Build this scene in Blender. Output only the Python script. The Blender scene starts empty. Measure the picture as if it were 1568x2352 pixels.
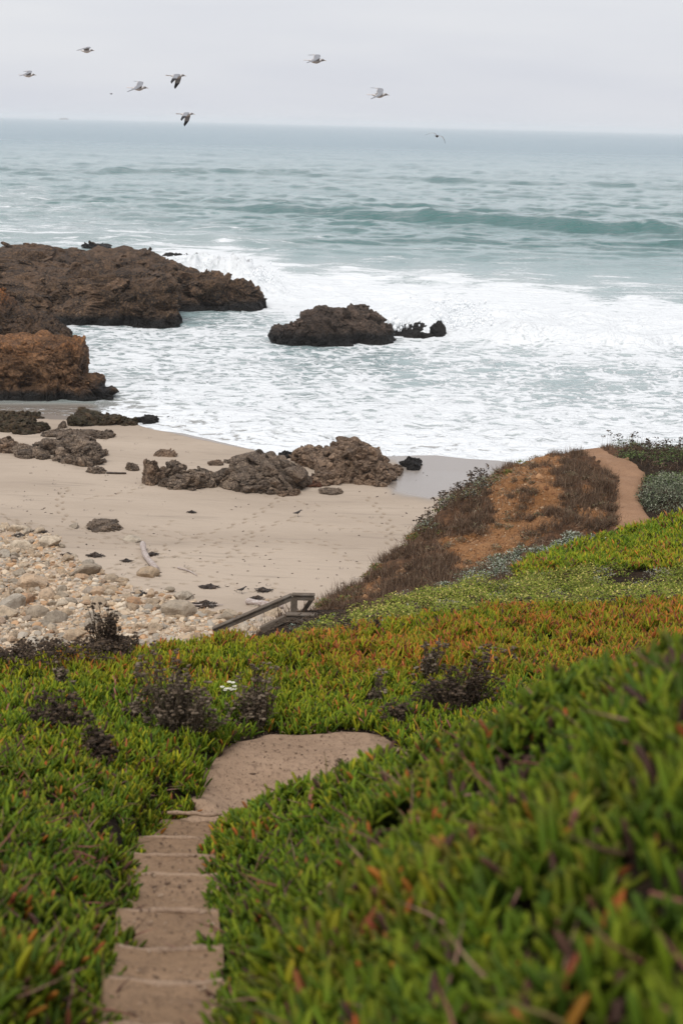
import bpy, bmesh, math, random
import numpy as np
from mathutils import Matrix, Vector

# ------------------------------------------------------------------ camera
H = 20.0
F = 50.0 / 24.0 * 1568.0
PITCH, ROLL = math.radians(15.27), math.radians(1.39)
sc = bpy.context.scene
cam = bpy.data.cameras.new('camera')
cam.sensor_fit = 'HORIZONTAL'; cam.sensor_width = 24.0; cam.lens = 50.0
cam.clip_start = 0.1; cam.clip_end = 60000
cam.dof.use_dof = True; cam.dof.focus_distance = 45.0; cam.dof.aperture_fstop = 2.0
co = bpy.data.objects.new('camera', cam); sc.collection.objects.link(co)
R3 = Matrix.Rotation(math.pi/2 - PITCH, 3, 'X') @ Matrix.Rotation(ROLL, 3, 'Z')
co.matrix_world = Matrix.Translation((0, 0, H)) @ R3.to_4x4()
sc.camera = co
RM = np.array(R3)

# ------------------------------------------------------------------ world
SUN_EL, SUN_AZ = math.radians(58), math.radians(200)
w = bpy.data.worlds.new('World'); sc.world = w; w.use_nodes = True
nt = w.node_tree; nt.nodes.clear()
def N(nt, typ, **kw):
    n = nt.nodes.new(typ)
    for k, v in kw.items():
        if k in n.inputs.keys() if isinstance(k, str) else False: n.inputs[k].default_value = v
        else: setattr(n, k, v)
    return n
L = lambda nt, a, b: nt.links.new(a, b)
wo = N(nt, 'ShaderNodeOutputWorld'); bg = N(nt, 'ShaderNodeBackground'); bg.inputs['Strength'].default_value = 0.1
sky = N(nt, 'ShaderNodeTexSky', sky_type='NISHITA', sun_disc=False, sun_elevation=SUN_EL, sun_rotation=SUN_AZ)
tc = N(nt, 'ShaderNodeTexCoord')
mp = N(nt, 'ShaderNodeMapping'); mp.inputs['Scale'].default_value = (1, 1, 7)
nz = N(nt, 'ShaderNodeTexNoise'); nz.inputs['Scale'].default_value = 2.2; nz.inputs['Detail'].default_value = 4
cr = N(nt, 'ShaderNodeValToRGB')
cr.color_ramp.elements[0].position = 0.34; cr.color_ramp.elements[0].color = (5.5, 5.65, 6.2, 1)
cr.color_ramp.elements[1].position = 0.64; cr.color_ramp.elements[1].color = (6.5, 6.57, 6.8, 1)
mx = N(nt, 'ShaderNodeMix', data_type='RGBA'); mx.inputs[0].default_value = 0.04
L(nt, tc.outputs['Generated'], mp.inputs['Vector']); L(nt, mp.outputs[0], nz.inputs['Vector'])
L(nt, nz.outputs['Fac'], cr.inputs[0]); L(nt, cr.outputs[0], mx.inputs[6]); L(nt, sky.outputs[0], mx.inputs[7])
L(nt, mx.outputs[2], bg.inputs['Color']); L(nt, bg.outputs[0], wo.inputs['Surface'])

sl = bpy.data.lights.new('sun', 'SUN'); sl.energy = 1.9; sl.angle = math.radians(25); sl.color = (1, 0.965, 0.92)
so = bpy.data.objects.new('sun', sl); sc.collection.objects.link(so)
sd = Vector((math.sin(SUN_AZ)*math.cos(SUN_EL), math.cos(SUN_AZ)*math.cos(SUN_EL), math.sin(SUN_EL)))
so.rotation_euler = sd.to_track_quat('Z', 'Y').to_euler()
sc.view_settings.view_transform = 'Standard'; sc.view_settings.look = 'None'
sc.view_settings.exposure = 0.3; sc.view_settings.gamma = 1.0
try: sc.cycles.volume_bounces = 6
except Exception: pass

# ------------------------------------------------------------------ helpers
rng = np.random.default_rng(7)
random.seed(7)

def ray(px, py):
    d = np.array([(px-784)/F, -(py-1176)/F, -1.0]); return RM @ d
def PY(px, py, Y):
    d = ray(px, py); t = Y/d[1]; return np.array([d[0]*t, Y, H + d[2]*t])
def PZ(px, py, z=0.0):
    d = ray(px, py); t = (z-H)/d[2]; return np.array([d[0]*t, d[1]*t, z])
def proj(x, y, z):
    v = np.stack([x, y, z-H], -1) @ RM
    dz = np.where(v[..., 2] > -0.01, -0.01, v[..., 2])
    return 784 + F*v[..., 0]/-dz, 1176 - F*v[..., 1]/-dz

def _h(ix, iy, iz, s):
    with np.errstate(over='ignore'):
        h = (ix.astype(np.int64)*374761393 + iy.astype(np.int64)*668265263 + iz.astype(np.int64)*2147483647 + s*974711) & 0xffffffff
        h = ((h ^ (h >> 13))*1274126177) & 0xffffffff
        h = ((h ^ (h >> 16))*2246822519) & 0xffffffff
        h = h ^ (h >> 15)
    return (h & 0xffffff)/float(0xffffff)
def vn(x, y, z=None, s=0):
    if z is None: z = np.zeros_like(x)
    fx, fy, fz = np.floor(x), np.floor(y), np.floor(z)
    u, v, w_ = x-fx, y-fy, z-fz
    u = u*u*(3-2*u); v = v*v*(3-2*v); w_ = w_*w_*(3-2*w_)
    r = 0
    for a in (0, 1):
        for b in (0, 1):
            for c in (0, 1):
                r = r + _h(fx+a, fy+b, fz+c, s)*(u if a else 1-u)*(v if b else 1-v)*(w_ if c else 1-w_)
    return r*2-1
def fbm(x, y, z=None, o=4, g=0.5, s=0):
    r = 0; a = 1; n = 0
    if z is None: z = np.zeros_like(x)
    for i in range(o):
        r = r + a*vn(x, y, z, s+i*17); n += a; a *= g
        x = x*2.03+1.7; y = y*2.03+9.2; z = z*2.03+3.1
    return r/n
def ss(a, b, x):
    t = np.clip((x-a)/(b-a), 0, 1); return t*t*(3-2*t)
def inpoly(px, py, poly):
    px = np.asarray(px, float); py = np.asarray(py, float)
    c = np.zeros(px.shape, bool); n = len(poly)
    for i in range(n):
        x1, y1 = poly[i]; x2, y2 = poly[i-1]
        if y1 == y2: continue
        m = ((y1 > py) != (y2 > py)) & (px < (x2-x1)*(py-y1)/(y2-y1)+x1)
        c ^= m
    return c
def pdist(px, py, poly, closed=True):
    d = np.full(np.shape(px), 1e9); n = len(poly)
    for i in range(0 if closed else 1, n):
        x1, y1 = poly[i-1]; x2, y2 = poly[i]
        dx, dy = x2-x1, y2-y1
        t = np.clip(((px-x1)*dx+(py-y1)*dy)/(dx*dx+dy*dy+1e-12), 0, 1)
        d = np.minimum(d, np.hypot(px-x1-t*dx, py-y1-t*dy))
    return d

def mesh(name, V, faces, mat, cols=None, smooth=False, parent=None, attrs=None, loc=None):
    """V (n,3); faces: list of int arrays (m,k) -> ONE mesh object"""
    V = np.asarray(V, np.float32)
    if loc is not None: V = V - np.asarray(loc, np.float32)
    if not isinstance(faces, list): faces = [faces]
    faces = [np.asarray(f, np.int32) for f in faces if len(f)]
    me = bpy.data.meshes.new(name)
    me.vertices.add(len(V)); me.vertices.foreach_set('co', V.ravel())
    lt = np.concatenate([np.full(len(f), f.shape[1], np.int32) for f in faces])
    vi = np.concatenate([f.ravel() for f in faces])
    ls = np.concatenate([[0], np.cumsum(lt)[:-1]]).astype(np.int32)
    me.loops.add(len(vi)); me.loops.foreach_set('vertex_index', vi)
    me.polygons.add(len(lt)); me.polygons.foreach_set('loop_start', ls)
    me.polygons.foreach_set('use_smooth', np.full(len(lt), smooth, bool))
    me.update(calc_edges=True); me.validate(verbose=False)
    if cols is not None:
        a = me.color_attributes.new('Col', 'FLOAT_COLOR', 'POINT')
        c = np.ones((len(V), 4), np.float32); c[:, :3] = cols; a.data.foreach_set('color', c.ravel())
    for k, v in (attrs or {}).items():
        a = me.attributes.new(k, 'FLOAT', 'POINT'); a.data.foreach_set('value', np.asarray(v, np.float32).ravel())
    me.materials.append(mat)
    o = bpy.data.objects.new(name, me); sc.collection.objects.link(o)
    if loc is not None: o.location = tuple(float(q) for q in loc)
    if parent is not None: o.parent = parent
    return o
def tag(o, label=None, cat=None, group=None, kind=None):
    if label: o['label'] = label
    if cat: o['category'] = cat
    if group: o['group'] = group
    if kind: o['kind'] = kind
    return o
def empty(name, loc, rz=0):
    o = bpy.data.objects.new(name, None); sc.collection.objects.link(o)
    o.location = tuple(float(q) for q in loc); o.rotation_euler = (0, 0, rz); o.empty_display_size = 0.2
    return o
def grid_faces(nr, nc):
    i = np.arange(nr-1)[:, None]*nc + np.arange(nc-1)[None]; i = i.ravel()
    return np.stack([i, i+1, i+nc+1, i+nc], 1)
def tube(pts, rad, k=5, cap=True):
    pts = np.asarray(pts, float); rad = np.broadcast_to(np.asarray(rad, float), (len(pts),))
    V = []; n = len(pts)
    for i in range(n):
        t = pts[min(i+1, n-1)]-pts[max(i-1, 0)]; t /= np.linalg.norm(t)+1e-9
        a = np.cross(t, [0.13, 0.21, 1.0]); a /= np.linalg.norm(a)+1e-9; b = np.cross(t, a)
        for j in range(k):
            q = 2*math.pi*j/k; V.append(pts[i]+rad[i]*(a*math.cos(q)+b*math.sin(q)))
    Fq = []
    for i in range(n-1):
        for j in range(k): Fq.append((i*k+j, i*k+(j+1) % k, (i+1)*k+(j+1) % k, (i+1)*k+j))
    return np.array(V), np.array(Fq)
class MB:
    def __init__(s): s.V = []; s.F = {}; s.C = []; s.n = 0
    def add(s, V, Fs, col=None):
        V = np.asarray(V, float)
        for f in (Fs if isinstance(Fs, list) else [Fs]):
            f = np.asarray(f); s.F.setdefault(f.shape[1], []).append(f+s.n)
        s.V.append(V); s.n += len(V)
        if col is not None: s.C.append(np.broadcast_to(col, V.shape))
    def build(s, name, mat, **kw):
        cols = np.concatenate(s.C) if s.C else None
        return mesh(name, np.concatenate(s.V), [np.concatenate(f) for f in s.F.values()], mat, cols=cols, **kw)
def stamp(T, Fs, R, P, col=None):
    """T (n,3), R (N,3,3), P (N,3) -> merged V, faces; col (N,n,3) or (N,3)"""
    Nn, n = len(P), len(T)
    V = np.einsum('kij,nj->kni', R, T) + P[:, None]
    out = [(f[None]+np.arange(Nn)[:, None, None]*n).reshape(-1, f.shape[1]) for f in (Fs if isinstance(Fs, list) else [Fs])]
    if col is not None and col.ndim == 2: col = np.broadcast_to(col[:, None], (Nn, n, 3))
    return V.reshape(-1, 3), out, None if col is None else col.reshape(-1, 3)
def rots(az, tilt, spin, sx, sy, sz):
    """scale, spin about z, tilt away from z towards azimuth az"""
    ca, sa, ct, st = np.cos(az), np.sin(az), np.cos(tilt), np.sin(tilt)
    Z0, O = np.zeros_like(az), np.ones_like(az)
    Rz = lambda c, s: np.stack([np.stack([c, -s, Z0], -1), np.stack([s, c, Z0], -1), np.stack([Z0, Z0, O], -1)], -2)
    Ry = np.stack([np.stack([ct, Z0, st], -1), np.stack([Z0, O, Z0], -1), np.stack([-st, Z0, ct], -1)], -2)
    S = np.zeros((len(az), 3, 3)); S[:, 0, 0] = sx; S[:, 1, 1] = sy; S[:, 2, 2] = sz
    return Rz(ca, sa) @ Ry @ Rz(np.cos(spin), np.sin(spin)) @ S

# ------------------------------------------------------------------ materials
class M:
    def __init__(s, name, rough=0.8, spec=0.3):
        m = bpy.data.materials.new(name); m.use_nodes = True; s.m = m; s.t = m.node_tree
        s.b = s.t.nodes['Principled BSDF']; s.b.inputs['Roughness'].default_value = rough
        s.b.inputs['Specular IOR Level'].default_value = spec; s._co = None
    def co(s, obj=False):
        if s._co is None:
            s._co = (s.n('ShaderNodeTexCoord').outputs['Object'] if obj else s.n('ShaderNodeNewGeometry').outputs['Position'])
        return s._co
    def n(s, typ, **kw):
        n = s.t.nodes.new(typ)
        for k, v in kw.items(): setattr(n, k, v)
        return n
    def l(s, a, b): s.t.links.new(a, b)
    def put(s, inp, v):
        if hasattr(v, 'is_linked'): s.l(v, inp)
        elif isinstance(v, (tuple, list)) and len(v) == 3 and inp.type == 'RGBA': inp.default_value = (*v, 1)
        else: inp.default_value = v
    def noise(s, scale, detail=4, rough=0.55, vec=None, dist=0.0):
        n = s.n('ShaderNodeTexNoise'); n.inputs['Scale'].default_value = scale; n.inputs['Detail'].default_value = detail
        n.inputs['Roughness'].default_value = rough; n.inputs['Distortion'].default_value = dist
        s.l(vec or s.co(), n.inputs['Vector']); return n.outputs['Fac']
    def voro(s, scale, feature='F1', vec=None, out='Distance', rnd=1.0):
        n = s.n('ShaderNodeTexVoronoi', feature=feature); n.inputs['Scale'].default_value = scale
        n.inputs['Randomness'].default_value = rnd
        s.l(vec or s.co(), n.inputs['Vector']); return n.outputs[out]
    def mapping(s, scale=(1, 1, 1), rot=(0, 0, 0), vec=None):
        n = s.n('ShaderNodeMapping'); n.inputs['Scale'].default_value = scale; n.inputs['Rotation'].default_value = rot
        s.l(vec or s.co(), n.inputs['Vector']); return n.outputs[0]
    def math(s, op, a, b=None, c=None, clamp=False):
        n = s.n('ShaderNodeMath', operation=op, use_clamp=clamp)
        for i, v in enumerate((a, b, c)):
            if v is not None: s.put(n.inputs[i], v)
        return n.outputs[0]
    def mix(s, f, a, b, blend='MIX'):
        n = s.n('ShaderNodeMix', data_type='RGBA', blend_type=blend)
        s.put(n.inputs[0], f); s.put(n.inputs[6], a); s.put(n.inputs[7], b); return n.outputs[2]
    def step(s, x, lo, hi, a=0.0, b=1.0):
        n = s.n('ShaderNodeMapRange', interpolation_type='SMOOTHSTEP')
        s.put(n.inputs[0], x); n.inputs[1].default_value = lo; n.inputs[2].default_value = hi
        n.inputs[3].default_value = a; n.inputs[4].default_value = b; return n.outputs[0]
    def ramp(s, x, stops):
        n = s.n('ShaderNodeValToRGB'); s.l(x, n.inputs[0]); e = n.color_ramp.elements
        while len(e) < len(stops): e.new(0.5)
        for q, (p, c) in zip(e, stops): q.position = p; q.color = (*c, 1)
        return n.outputs[0]
    def attr(s, name, out='Fac'):
        n = s.n('ShaderNodeAttribute', attribute_name=name); return n.outputs[out]
    def sepz(s, vec=None):
        n = s.n('ShaderNodeSeparateXYZ'); s.l(vec or s.co(), n.inputs[0]); return n.outputs['Z']
    def bump(s, h, strength=0.5, dist=0.05, prev=None):
        n = s.n('ShaderNodeBump'); n.inputs['Strength'].default_value = strength; n.inputs['Distance'].default_value = dist
        s.l(h, n.inputs['Height'])
        if prev is not None: s.l(prev, n.inputs['Normal'])
        s.l(n.outputs[0], s.b.inputs['Normal']); return n.outputs[0]
    def col(s, v): s.put(s.b.inputs['Base Color'], v)

def mat_plant(name, rough=0.5, spec=0.35, trans=0.0):
    m = M(name, rough, spec); m.col(m.attr('Col', 'Color')); return m.m
MP = mat_plant('ice_plant_leaf', 0.6, 0.08)
MD = mat_plant('dry_stems', 0.9, 0.1)
MS = mat_plant('scrub_leaf', 0.7, 0.12)

def mat_rock(name, c1, c2, c3, wetz=0.9, lichen=None, bscale=1.0, warm=0.0, obj=False):
    m = M(name, 0.85, 0.25)
    if obj: m.co(True)
    n1 = m.noise(0.55*bscale, 6, 0.65); n2 = m.noise(4*bscale, 8, 0.7); v = m.voro(1.3*bscale, 'DISTANCE_TO_EDGE', vec=None)
    d = m.n('ShaderNodeVectorMath', operation='ADD')
    sc_ = m.n('ShaderNodeVectorMath', operation='SCALE'); nn = m.n('ShaderNodeTexNoise'); nn.inputs['Scale'].default_value = 1.5*bscale; nn.inputs['Detail'].default_value = 5
    m.l(m.co(), nn.inputs['Vector']); m.l(nn.outputs['Color'], sc_.inputs[0]); sc_.inputs['Scale'].default_value = 0.9/bscale
    m.l(m.co(), d.inputs[0]); m.l(sc_.outputs[0], d.inputs[1])
    v1 = m.voro(1.1*bscale, 'DISTANCE_TO_EDGE', vec=d.outputs[0]); v2 = m.voro(3.6*bscale, 'DISTANCE_TO_EDGE', vec=d.outputs[0])
    c = m.mix(m.step(n1, 0.38, 0.62), c1, c2); c = m.mix(m.step(n2, 0.45, 0.7), c, c3)
    if lichen:
        z = m.sepz(); f = m.math('MULTIPLY', m.step(m.math('ADD', z, m.math('MULTIPLY', n1, 2.0)), lichen[1], lichen[2]), m.step(n2, 0.35, 0.6))
        c = m.mix(f, c, lichen[0])
    if wetz is not None:
        z = m.n('ShaderNodeNewGeometry').outputs['Position']; z = m.sepz(z)
        f = m.step(m.math('ADD', z, m.math('MULTIPLY', n1, 1.4)), wetz-0.3+0.7, wetz+0.7+0.5)
        c = m.mix(f, (0.018, 0.017, 0.016), c); m.put(m.b.inputs['Roughness'], m.math('MULTIPLY_ADD', f, 0.35, 0.5))
    c = m.mix(m.step(v2, 0.0, 0.05), m.mix(0.55, c, (0.015, 0.012, 0.01)), c)
    c = m.mix(1.0, c, m.attr('Col', 'Color'), 'MULTIPLY'); m.col(c)
    h = m.math('ADD', m.math('MULTIPLY', m.step(v1, 0, 0.12), 0.5), m.math('MULTIPLY', m.step(v2, 0, 0.1), 0.22))
    h = m.math('ADD', h, m.math('MULTIPLY', n2, 0.9))
    m.bump(h, 1.0, 0.4/bscale)
    return m.m
R_HEAD = mat_rock('headland_rock', (0.135, 0.082, 0.050), (0.048, 0.034, 0.026), (0.27, 0.165, 0.09), 0.8)
R_ORNG = mat_rock('orange_rock', (0.22, 0.115, 0.055), (0.09, 0.052, 0.032), (0.32, 0.18, 0.09), 0.7, lichen=((0.46, 0.20, 0.07), 3.6, 5.6))
R_CLF = mat_rock('cliff_rock', (0.11, 0.066, 0.04), (0.048, 0.034, 0.026), (0.19, 0.115, 0.062), 0.8, lichen=((0.38, 0.15, 0.045), 4.4, 6.2))
R_SEA = mat_rock('sea_stack_rock', (0.115, 0.08, 0.06), (0.052, 0.039, 0.031), (0.18, 0.125, 0.09), 1.0)
R_BLK = mat_rock('black_mussel_rock', (0.018, 0.017, 0.017), (0.028, 0.024, 0.021), (0.045, 0.04, 0.035), None, bscale=2)
R_BCH = mat_rock('beach_outcrop_rock', (0.22, 0.16, 0.115), (0.10, 0.074, 0.056), (0.38, 0.29, 0.21), None, bscale=2.2)
R_BCH2 = mat_rock('outcrop_tan_rock', (0.27, 0.18, 0.12), (0.14, 0.094, 0.065), (0.42, 0.30, 0.205), None, bscale=1.8)
R_KLP = mat_rock('weed_covered_rock', (0.10, 0.062, 0.036), (0.055, 0.042, 0.025), (0.075, 0.07, 0.028), None, bscale=2.2)
R_RED = mat_rock('red_earth_rock', (0.22, 0.09, 0.05), (0.12, 0.06, 0.04), (0.2, 0.12, 0.08), None, bscale=3)

def mat_cobble():
    m = M('cobble_stone', 0.8, 0.25); m.co(True)
    oi = m.n('ShaderNodeObjectInfo').outputs['Random']
    c = m.ramp(oi, [(0.0, (0.42, 0.31, 0.205)), (0.2, (0.54, 0.40, 0.265)), (0.4, (0.33, 0.275, 0.21)), (0.55, (0.56, 0.44, 0.31)), (0.7, (0.50, 0.28, 0.145)), (0.8, (0.40, 0.35, 0.285)), (0.92, (0.62, 0.51, 0.38)), (1.0, (0.46, 0.33, 0.21))])
    n1 = m.noise(1.6, 6, 0.65); n2 = m.noise(9, 6, 0.7)
    c = m.mix(m.step(n1, 0.4, 0.68, 0, 0.65), c, (0.20, 0.16, 0.12)); c = m.mix(m.step(n2, 0.5, 0.75, 0, 0.5), c, (0.5, 0.42, 0.33))
    m.col(c); v = m.voro(1.7, 'DISTANCE_TO_EDGE')
    m.bump(m.math('ADD', m.math('MULTIPLY', n2, 0.5), m.math('ADD', n1, m.math('MULTIPLY', m.step(v, 0, 0.06), 0.15))), 0.8, 0.12)
    return m.m
M_COB = mat_cobble()
m = M('gravel', 0.9, 0.2); m.col(m.attr('Col', 'Color')); m.bump(m.noise(14, 4), 0.6, 0.03); M_GRV = m.m

# sand ------------------------------------------------------------------
def mat_sand():
    m = M('beach_sand', 0.9, 0.2)
    n1 = m.noise(0.09, 5, 0.6, vec=m.mapping((0.6, 1.6, 1))); n2 = m.noise(0.8, 5, 0.6, vec=m.mapping((0.35, 2.4, 1), (0, 0, 0.1)))
    n3 = m.noise(30, 4, 0.7)
    c = m.mix(m.step(n1, 0.35, 0.65), (0.45, 0.365, 0.285), (0.375, 0.30, 0.232))
    c = m.mix(m.step(n2, 0.53, 0.74, 0, 0.5), c, (0.24, 0.195, 0.155))
    c = m.mix(m.step(n3, 0.5, 0.8, 0, 0.35), c, (0.22, 0.18, 0.14))
    d = m.attr('debris')   # warm grit round the cobbles
    c = m.mix(m.math('MULTIPLY', d, m.step(m.noise(2.5, 5, 0.7), 0.35, 0.6)), c, (0.44, 0.32, 0.215))
    c = m.mix(m.math('MULTIPLY', m.attr('print_shade'), 0.75), c, (0.20, 0.155, 0.11))  # shade in the footprint hollows, painted into the sand colour
    wt = m.attr('wet')
    wv = m.step(m.math('ADD', wt, m.math('MULTIPLY', m.math('SUBTRACT', m.noise(0.6, 4, 0.6), 0.5), 0.35)), 0.25, 0.75)
    c = m.mix(wv, c, (0.28, 0.24, 0.205)); m.col(c)
    m.put(m.b.inputs['Roughness'], m.step(wv, 0.2, 1.0, 0.9, 0.24)); m.put(m.b.inputs['Specular IOR Level'], m.step(wv, 0.2, 1.0, 0.2, 0.9))
    # prints: dents, sparse and clustered, fading out where the sand is wet
    def prints(rot, sc1, seed):
        mp_ = m.mapping((1.35*sc1, 0.62*sc1, 0.0), (0, 0, rot)); mp_.node.inputs['Location'].default_value = (seed, seed*2, 0)
        vo = m.n('ShaderNodeTexVoronoi'); vo.inputs['Scale'].default_value = 1.0; m.l(mp_, vo.inputs['Vector'])
        sep = m.n('ShaderNodeSeparateColor'); m.l(vo.outputs['Color'], sep.inputs[0])
        on = m.step(sep.outputs[0], 0.62, 0.64)
        return m.math('MULTIPLY', on, m.step(vo.outputs['Distance'], 0.10, 0.20, 1, 0))
    area = m.step(m.noise(0.11, 2, 0.5), 0.42, 0.55)
    p = m.math('MULTIPLY', m.math('MAXIMUM', prints(0.5, 1.25, 3.1), prints(-0.9, 1.1, 7.7)), area)
    p = m.math('MULTIPLY', p, m.step(wt, 0.0, 0.25, 1, 0))
    rp = m.noise(2.2, 4, 0.6, vec=m.mapping((0.5, 1.6, 1)))
    h = m.math('SUBTRACT', m.math('MULTIPLY', rp, m.step(wv, 0, 1, 0.5, 0.04)), m.math('MULTIPLY', p, 0.5))
    h = m.math('ADD', h, m.math('MULTIPLY', n3, 0.02))
    m.bump(h, 0.9, 0.16)
    return m.m
M_SAND = mat_sand()

def mat_path(name, c1, c2, c3):
    m = M(name, 0.95, 0.15)
    n1 = m.noise(1.2, 6, 0.65); n2 = m.noise(9, 6, 0.7, dist=0.6); n3 = m.noise(60, 3, 0.7)
    c = m.mix(m.step(n1, 0.35, 0.65), c1, c2); c = m.mix(m.step(n2, 0.5, 0.72, 0, 0.8), c, c3); c = m.mix(m.step(n3, 0.48, 0.7, 0, 0.5), c, (0.10, 0.065, 0.045)); n4 = m.noise(22, 5, 0.8); c = m.mix(m.step(n4, 0.55, 0.68, 0, 0.6), c, (0.12, 0.075, 0.052))
    m.col(c); m.bump(m.math('ADD', n1, m.math('ADD', m.math('MULTIPLY', n2, 0.45), m.math('MULTIPLY', n3, 0.05))), 0.8, 0.09); return m.m
M_PATH = mat_path('path_sand', (0.38, 0.26, 0.175), (0.32, 0.215, 0.142), (0.17, 0.11, 0.074))
M_TRAIL = mat_path('trail_earth', (0.35, 0.205, 0.12), (0.29, 0.165, 0.095), (0.23, 0.13, 0.075))
M_STEP = mat_path('step_sand', (0.31, 0.20, 0.122), (0.26, 0.165, 0.098), (0.15, 0.092, 0.056))
M_NOSE = mat_path('step_edge', (0.37, 0.26, 0.18), (0.32, 0.222, 0.155), (0.24, 0.16, 0.11))

def mat_hill():
    m = M('bluff_earth', 0.95, 0.12)
    n1 = m.noise(0.9, 6, 0.65); n2 = m.noise(5, 7, 0.7); n3 = m.noise(18, 4, 0.7)
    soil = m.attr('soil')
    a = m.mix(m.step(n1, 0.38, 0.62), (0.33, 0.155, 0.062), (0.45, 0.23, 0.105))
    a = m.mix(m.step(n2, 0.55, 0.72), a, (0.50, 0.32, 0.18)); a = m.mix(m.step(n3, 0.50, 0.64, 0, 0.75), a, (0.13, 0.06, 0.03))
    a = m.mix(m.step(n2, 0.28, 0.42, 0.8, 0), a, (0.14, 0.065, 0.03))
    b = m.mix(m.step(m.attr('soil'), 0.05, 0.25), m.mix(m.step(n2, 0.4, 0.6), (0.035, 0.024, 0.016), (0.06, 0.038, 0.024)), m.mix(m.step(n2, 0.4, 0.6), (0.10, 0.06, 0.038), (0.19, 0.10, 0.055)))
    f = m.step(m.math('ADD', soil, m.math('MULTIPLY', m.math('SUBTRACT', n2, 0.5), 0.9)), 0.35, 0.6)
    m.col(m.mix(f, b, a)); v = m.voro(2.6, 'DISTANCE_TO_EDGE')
    m.bump(m.math('ADD', m.math('MULTIPLY', n2, 1.0), m.math('ADD', m.math('MULTIPLY', n3, 0.3), m.math('MULTIPLY', m.step(v, 0, 0.3), 0.25))), 1.0, 0.22); return m.m
M_HILL = mat_hill()

def mat_wood():
    m = M('weathered_wood', 0.85, 0.2); m.co(True)
    g = m.noise(5, 5, 0.7, vec=m.mapping((1.5, 14, 14))); n = m.noise(3, 4)
    c = m.mix(m.step(g, 0.35, 0.65), (0.085, 0.064, 0.047), (0.19, 0.15, 0.115)); c = m.mix(m.step(n, 0.5, 0.7, 0, 0.5), c, (0.22, 0.20, 0.17))
    m.col(c); m.bump(g, 0.7, 0.02); return m.m
M_WOOD = mat_wood()
m = M('driftwood', 0.8, 0.2); m.co(True); g = m.noise(4, 5, 0.7, vec=m.mapping((1, 9, 9)))
m.col(m.mix(m.step(g, 0.42, 0.6), (0.30, 0.22, 0.19), (0.55, 0.50, 0.46))); m.bump(g, 0.6, 0.03); M_DRIFT = m.m
m = M('kelp', 0.45, 0.4); m.col(m.mix(m.step(m.noise(6, 3), 0.4, 0.6), (0.018, 0.012, 0.008), (0.05, 0.03, 0.018))); M_KELP = m.m

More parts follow.
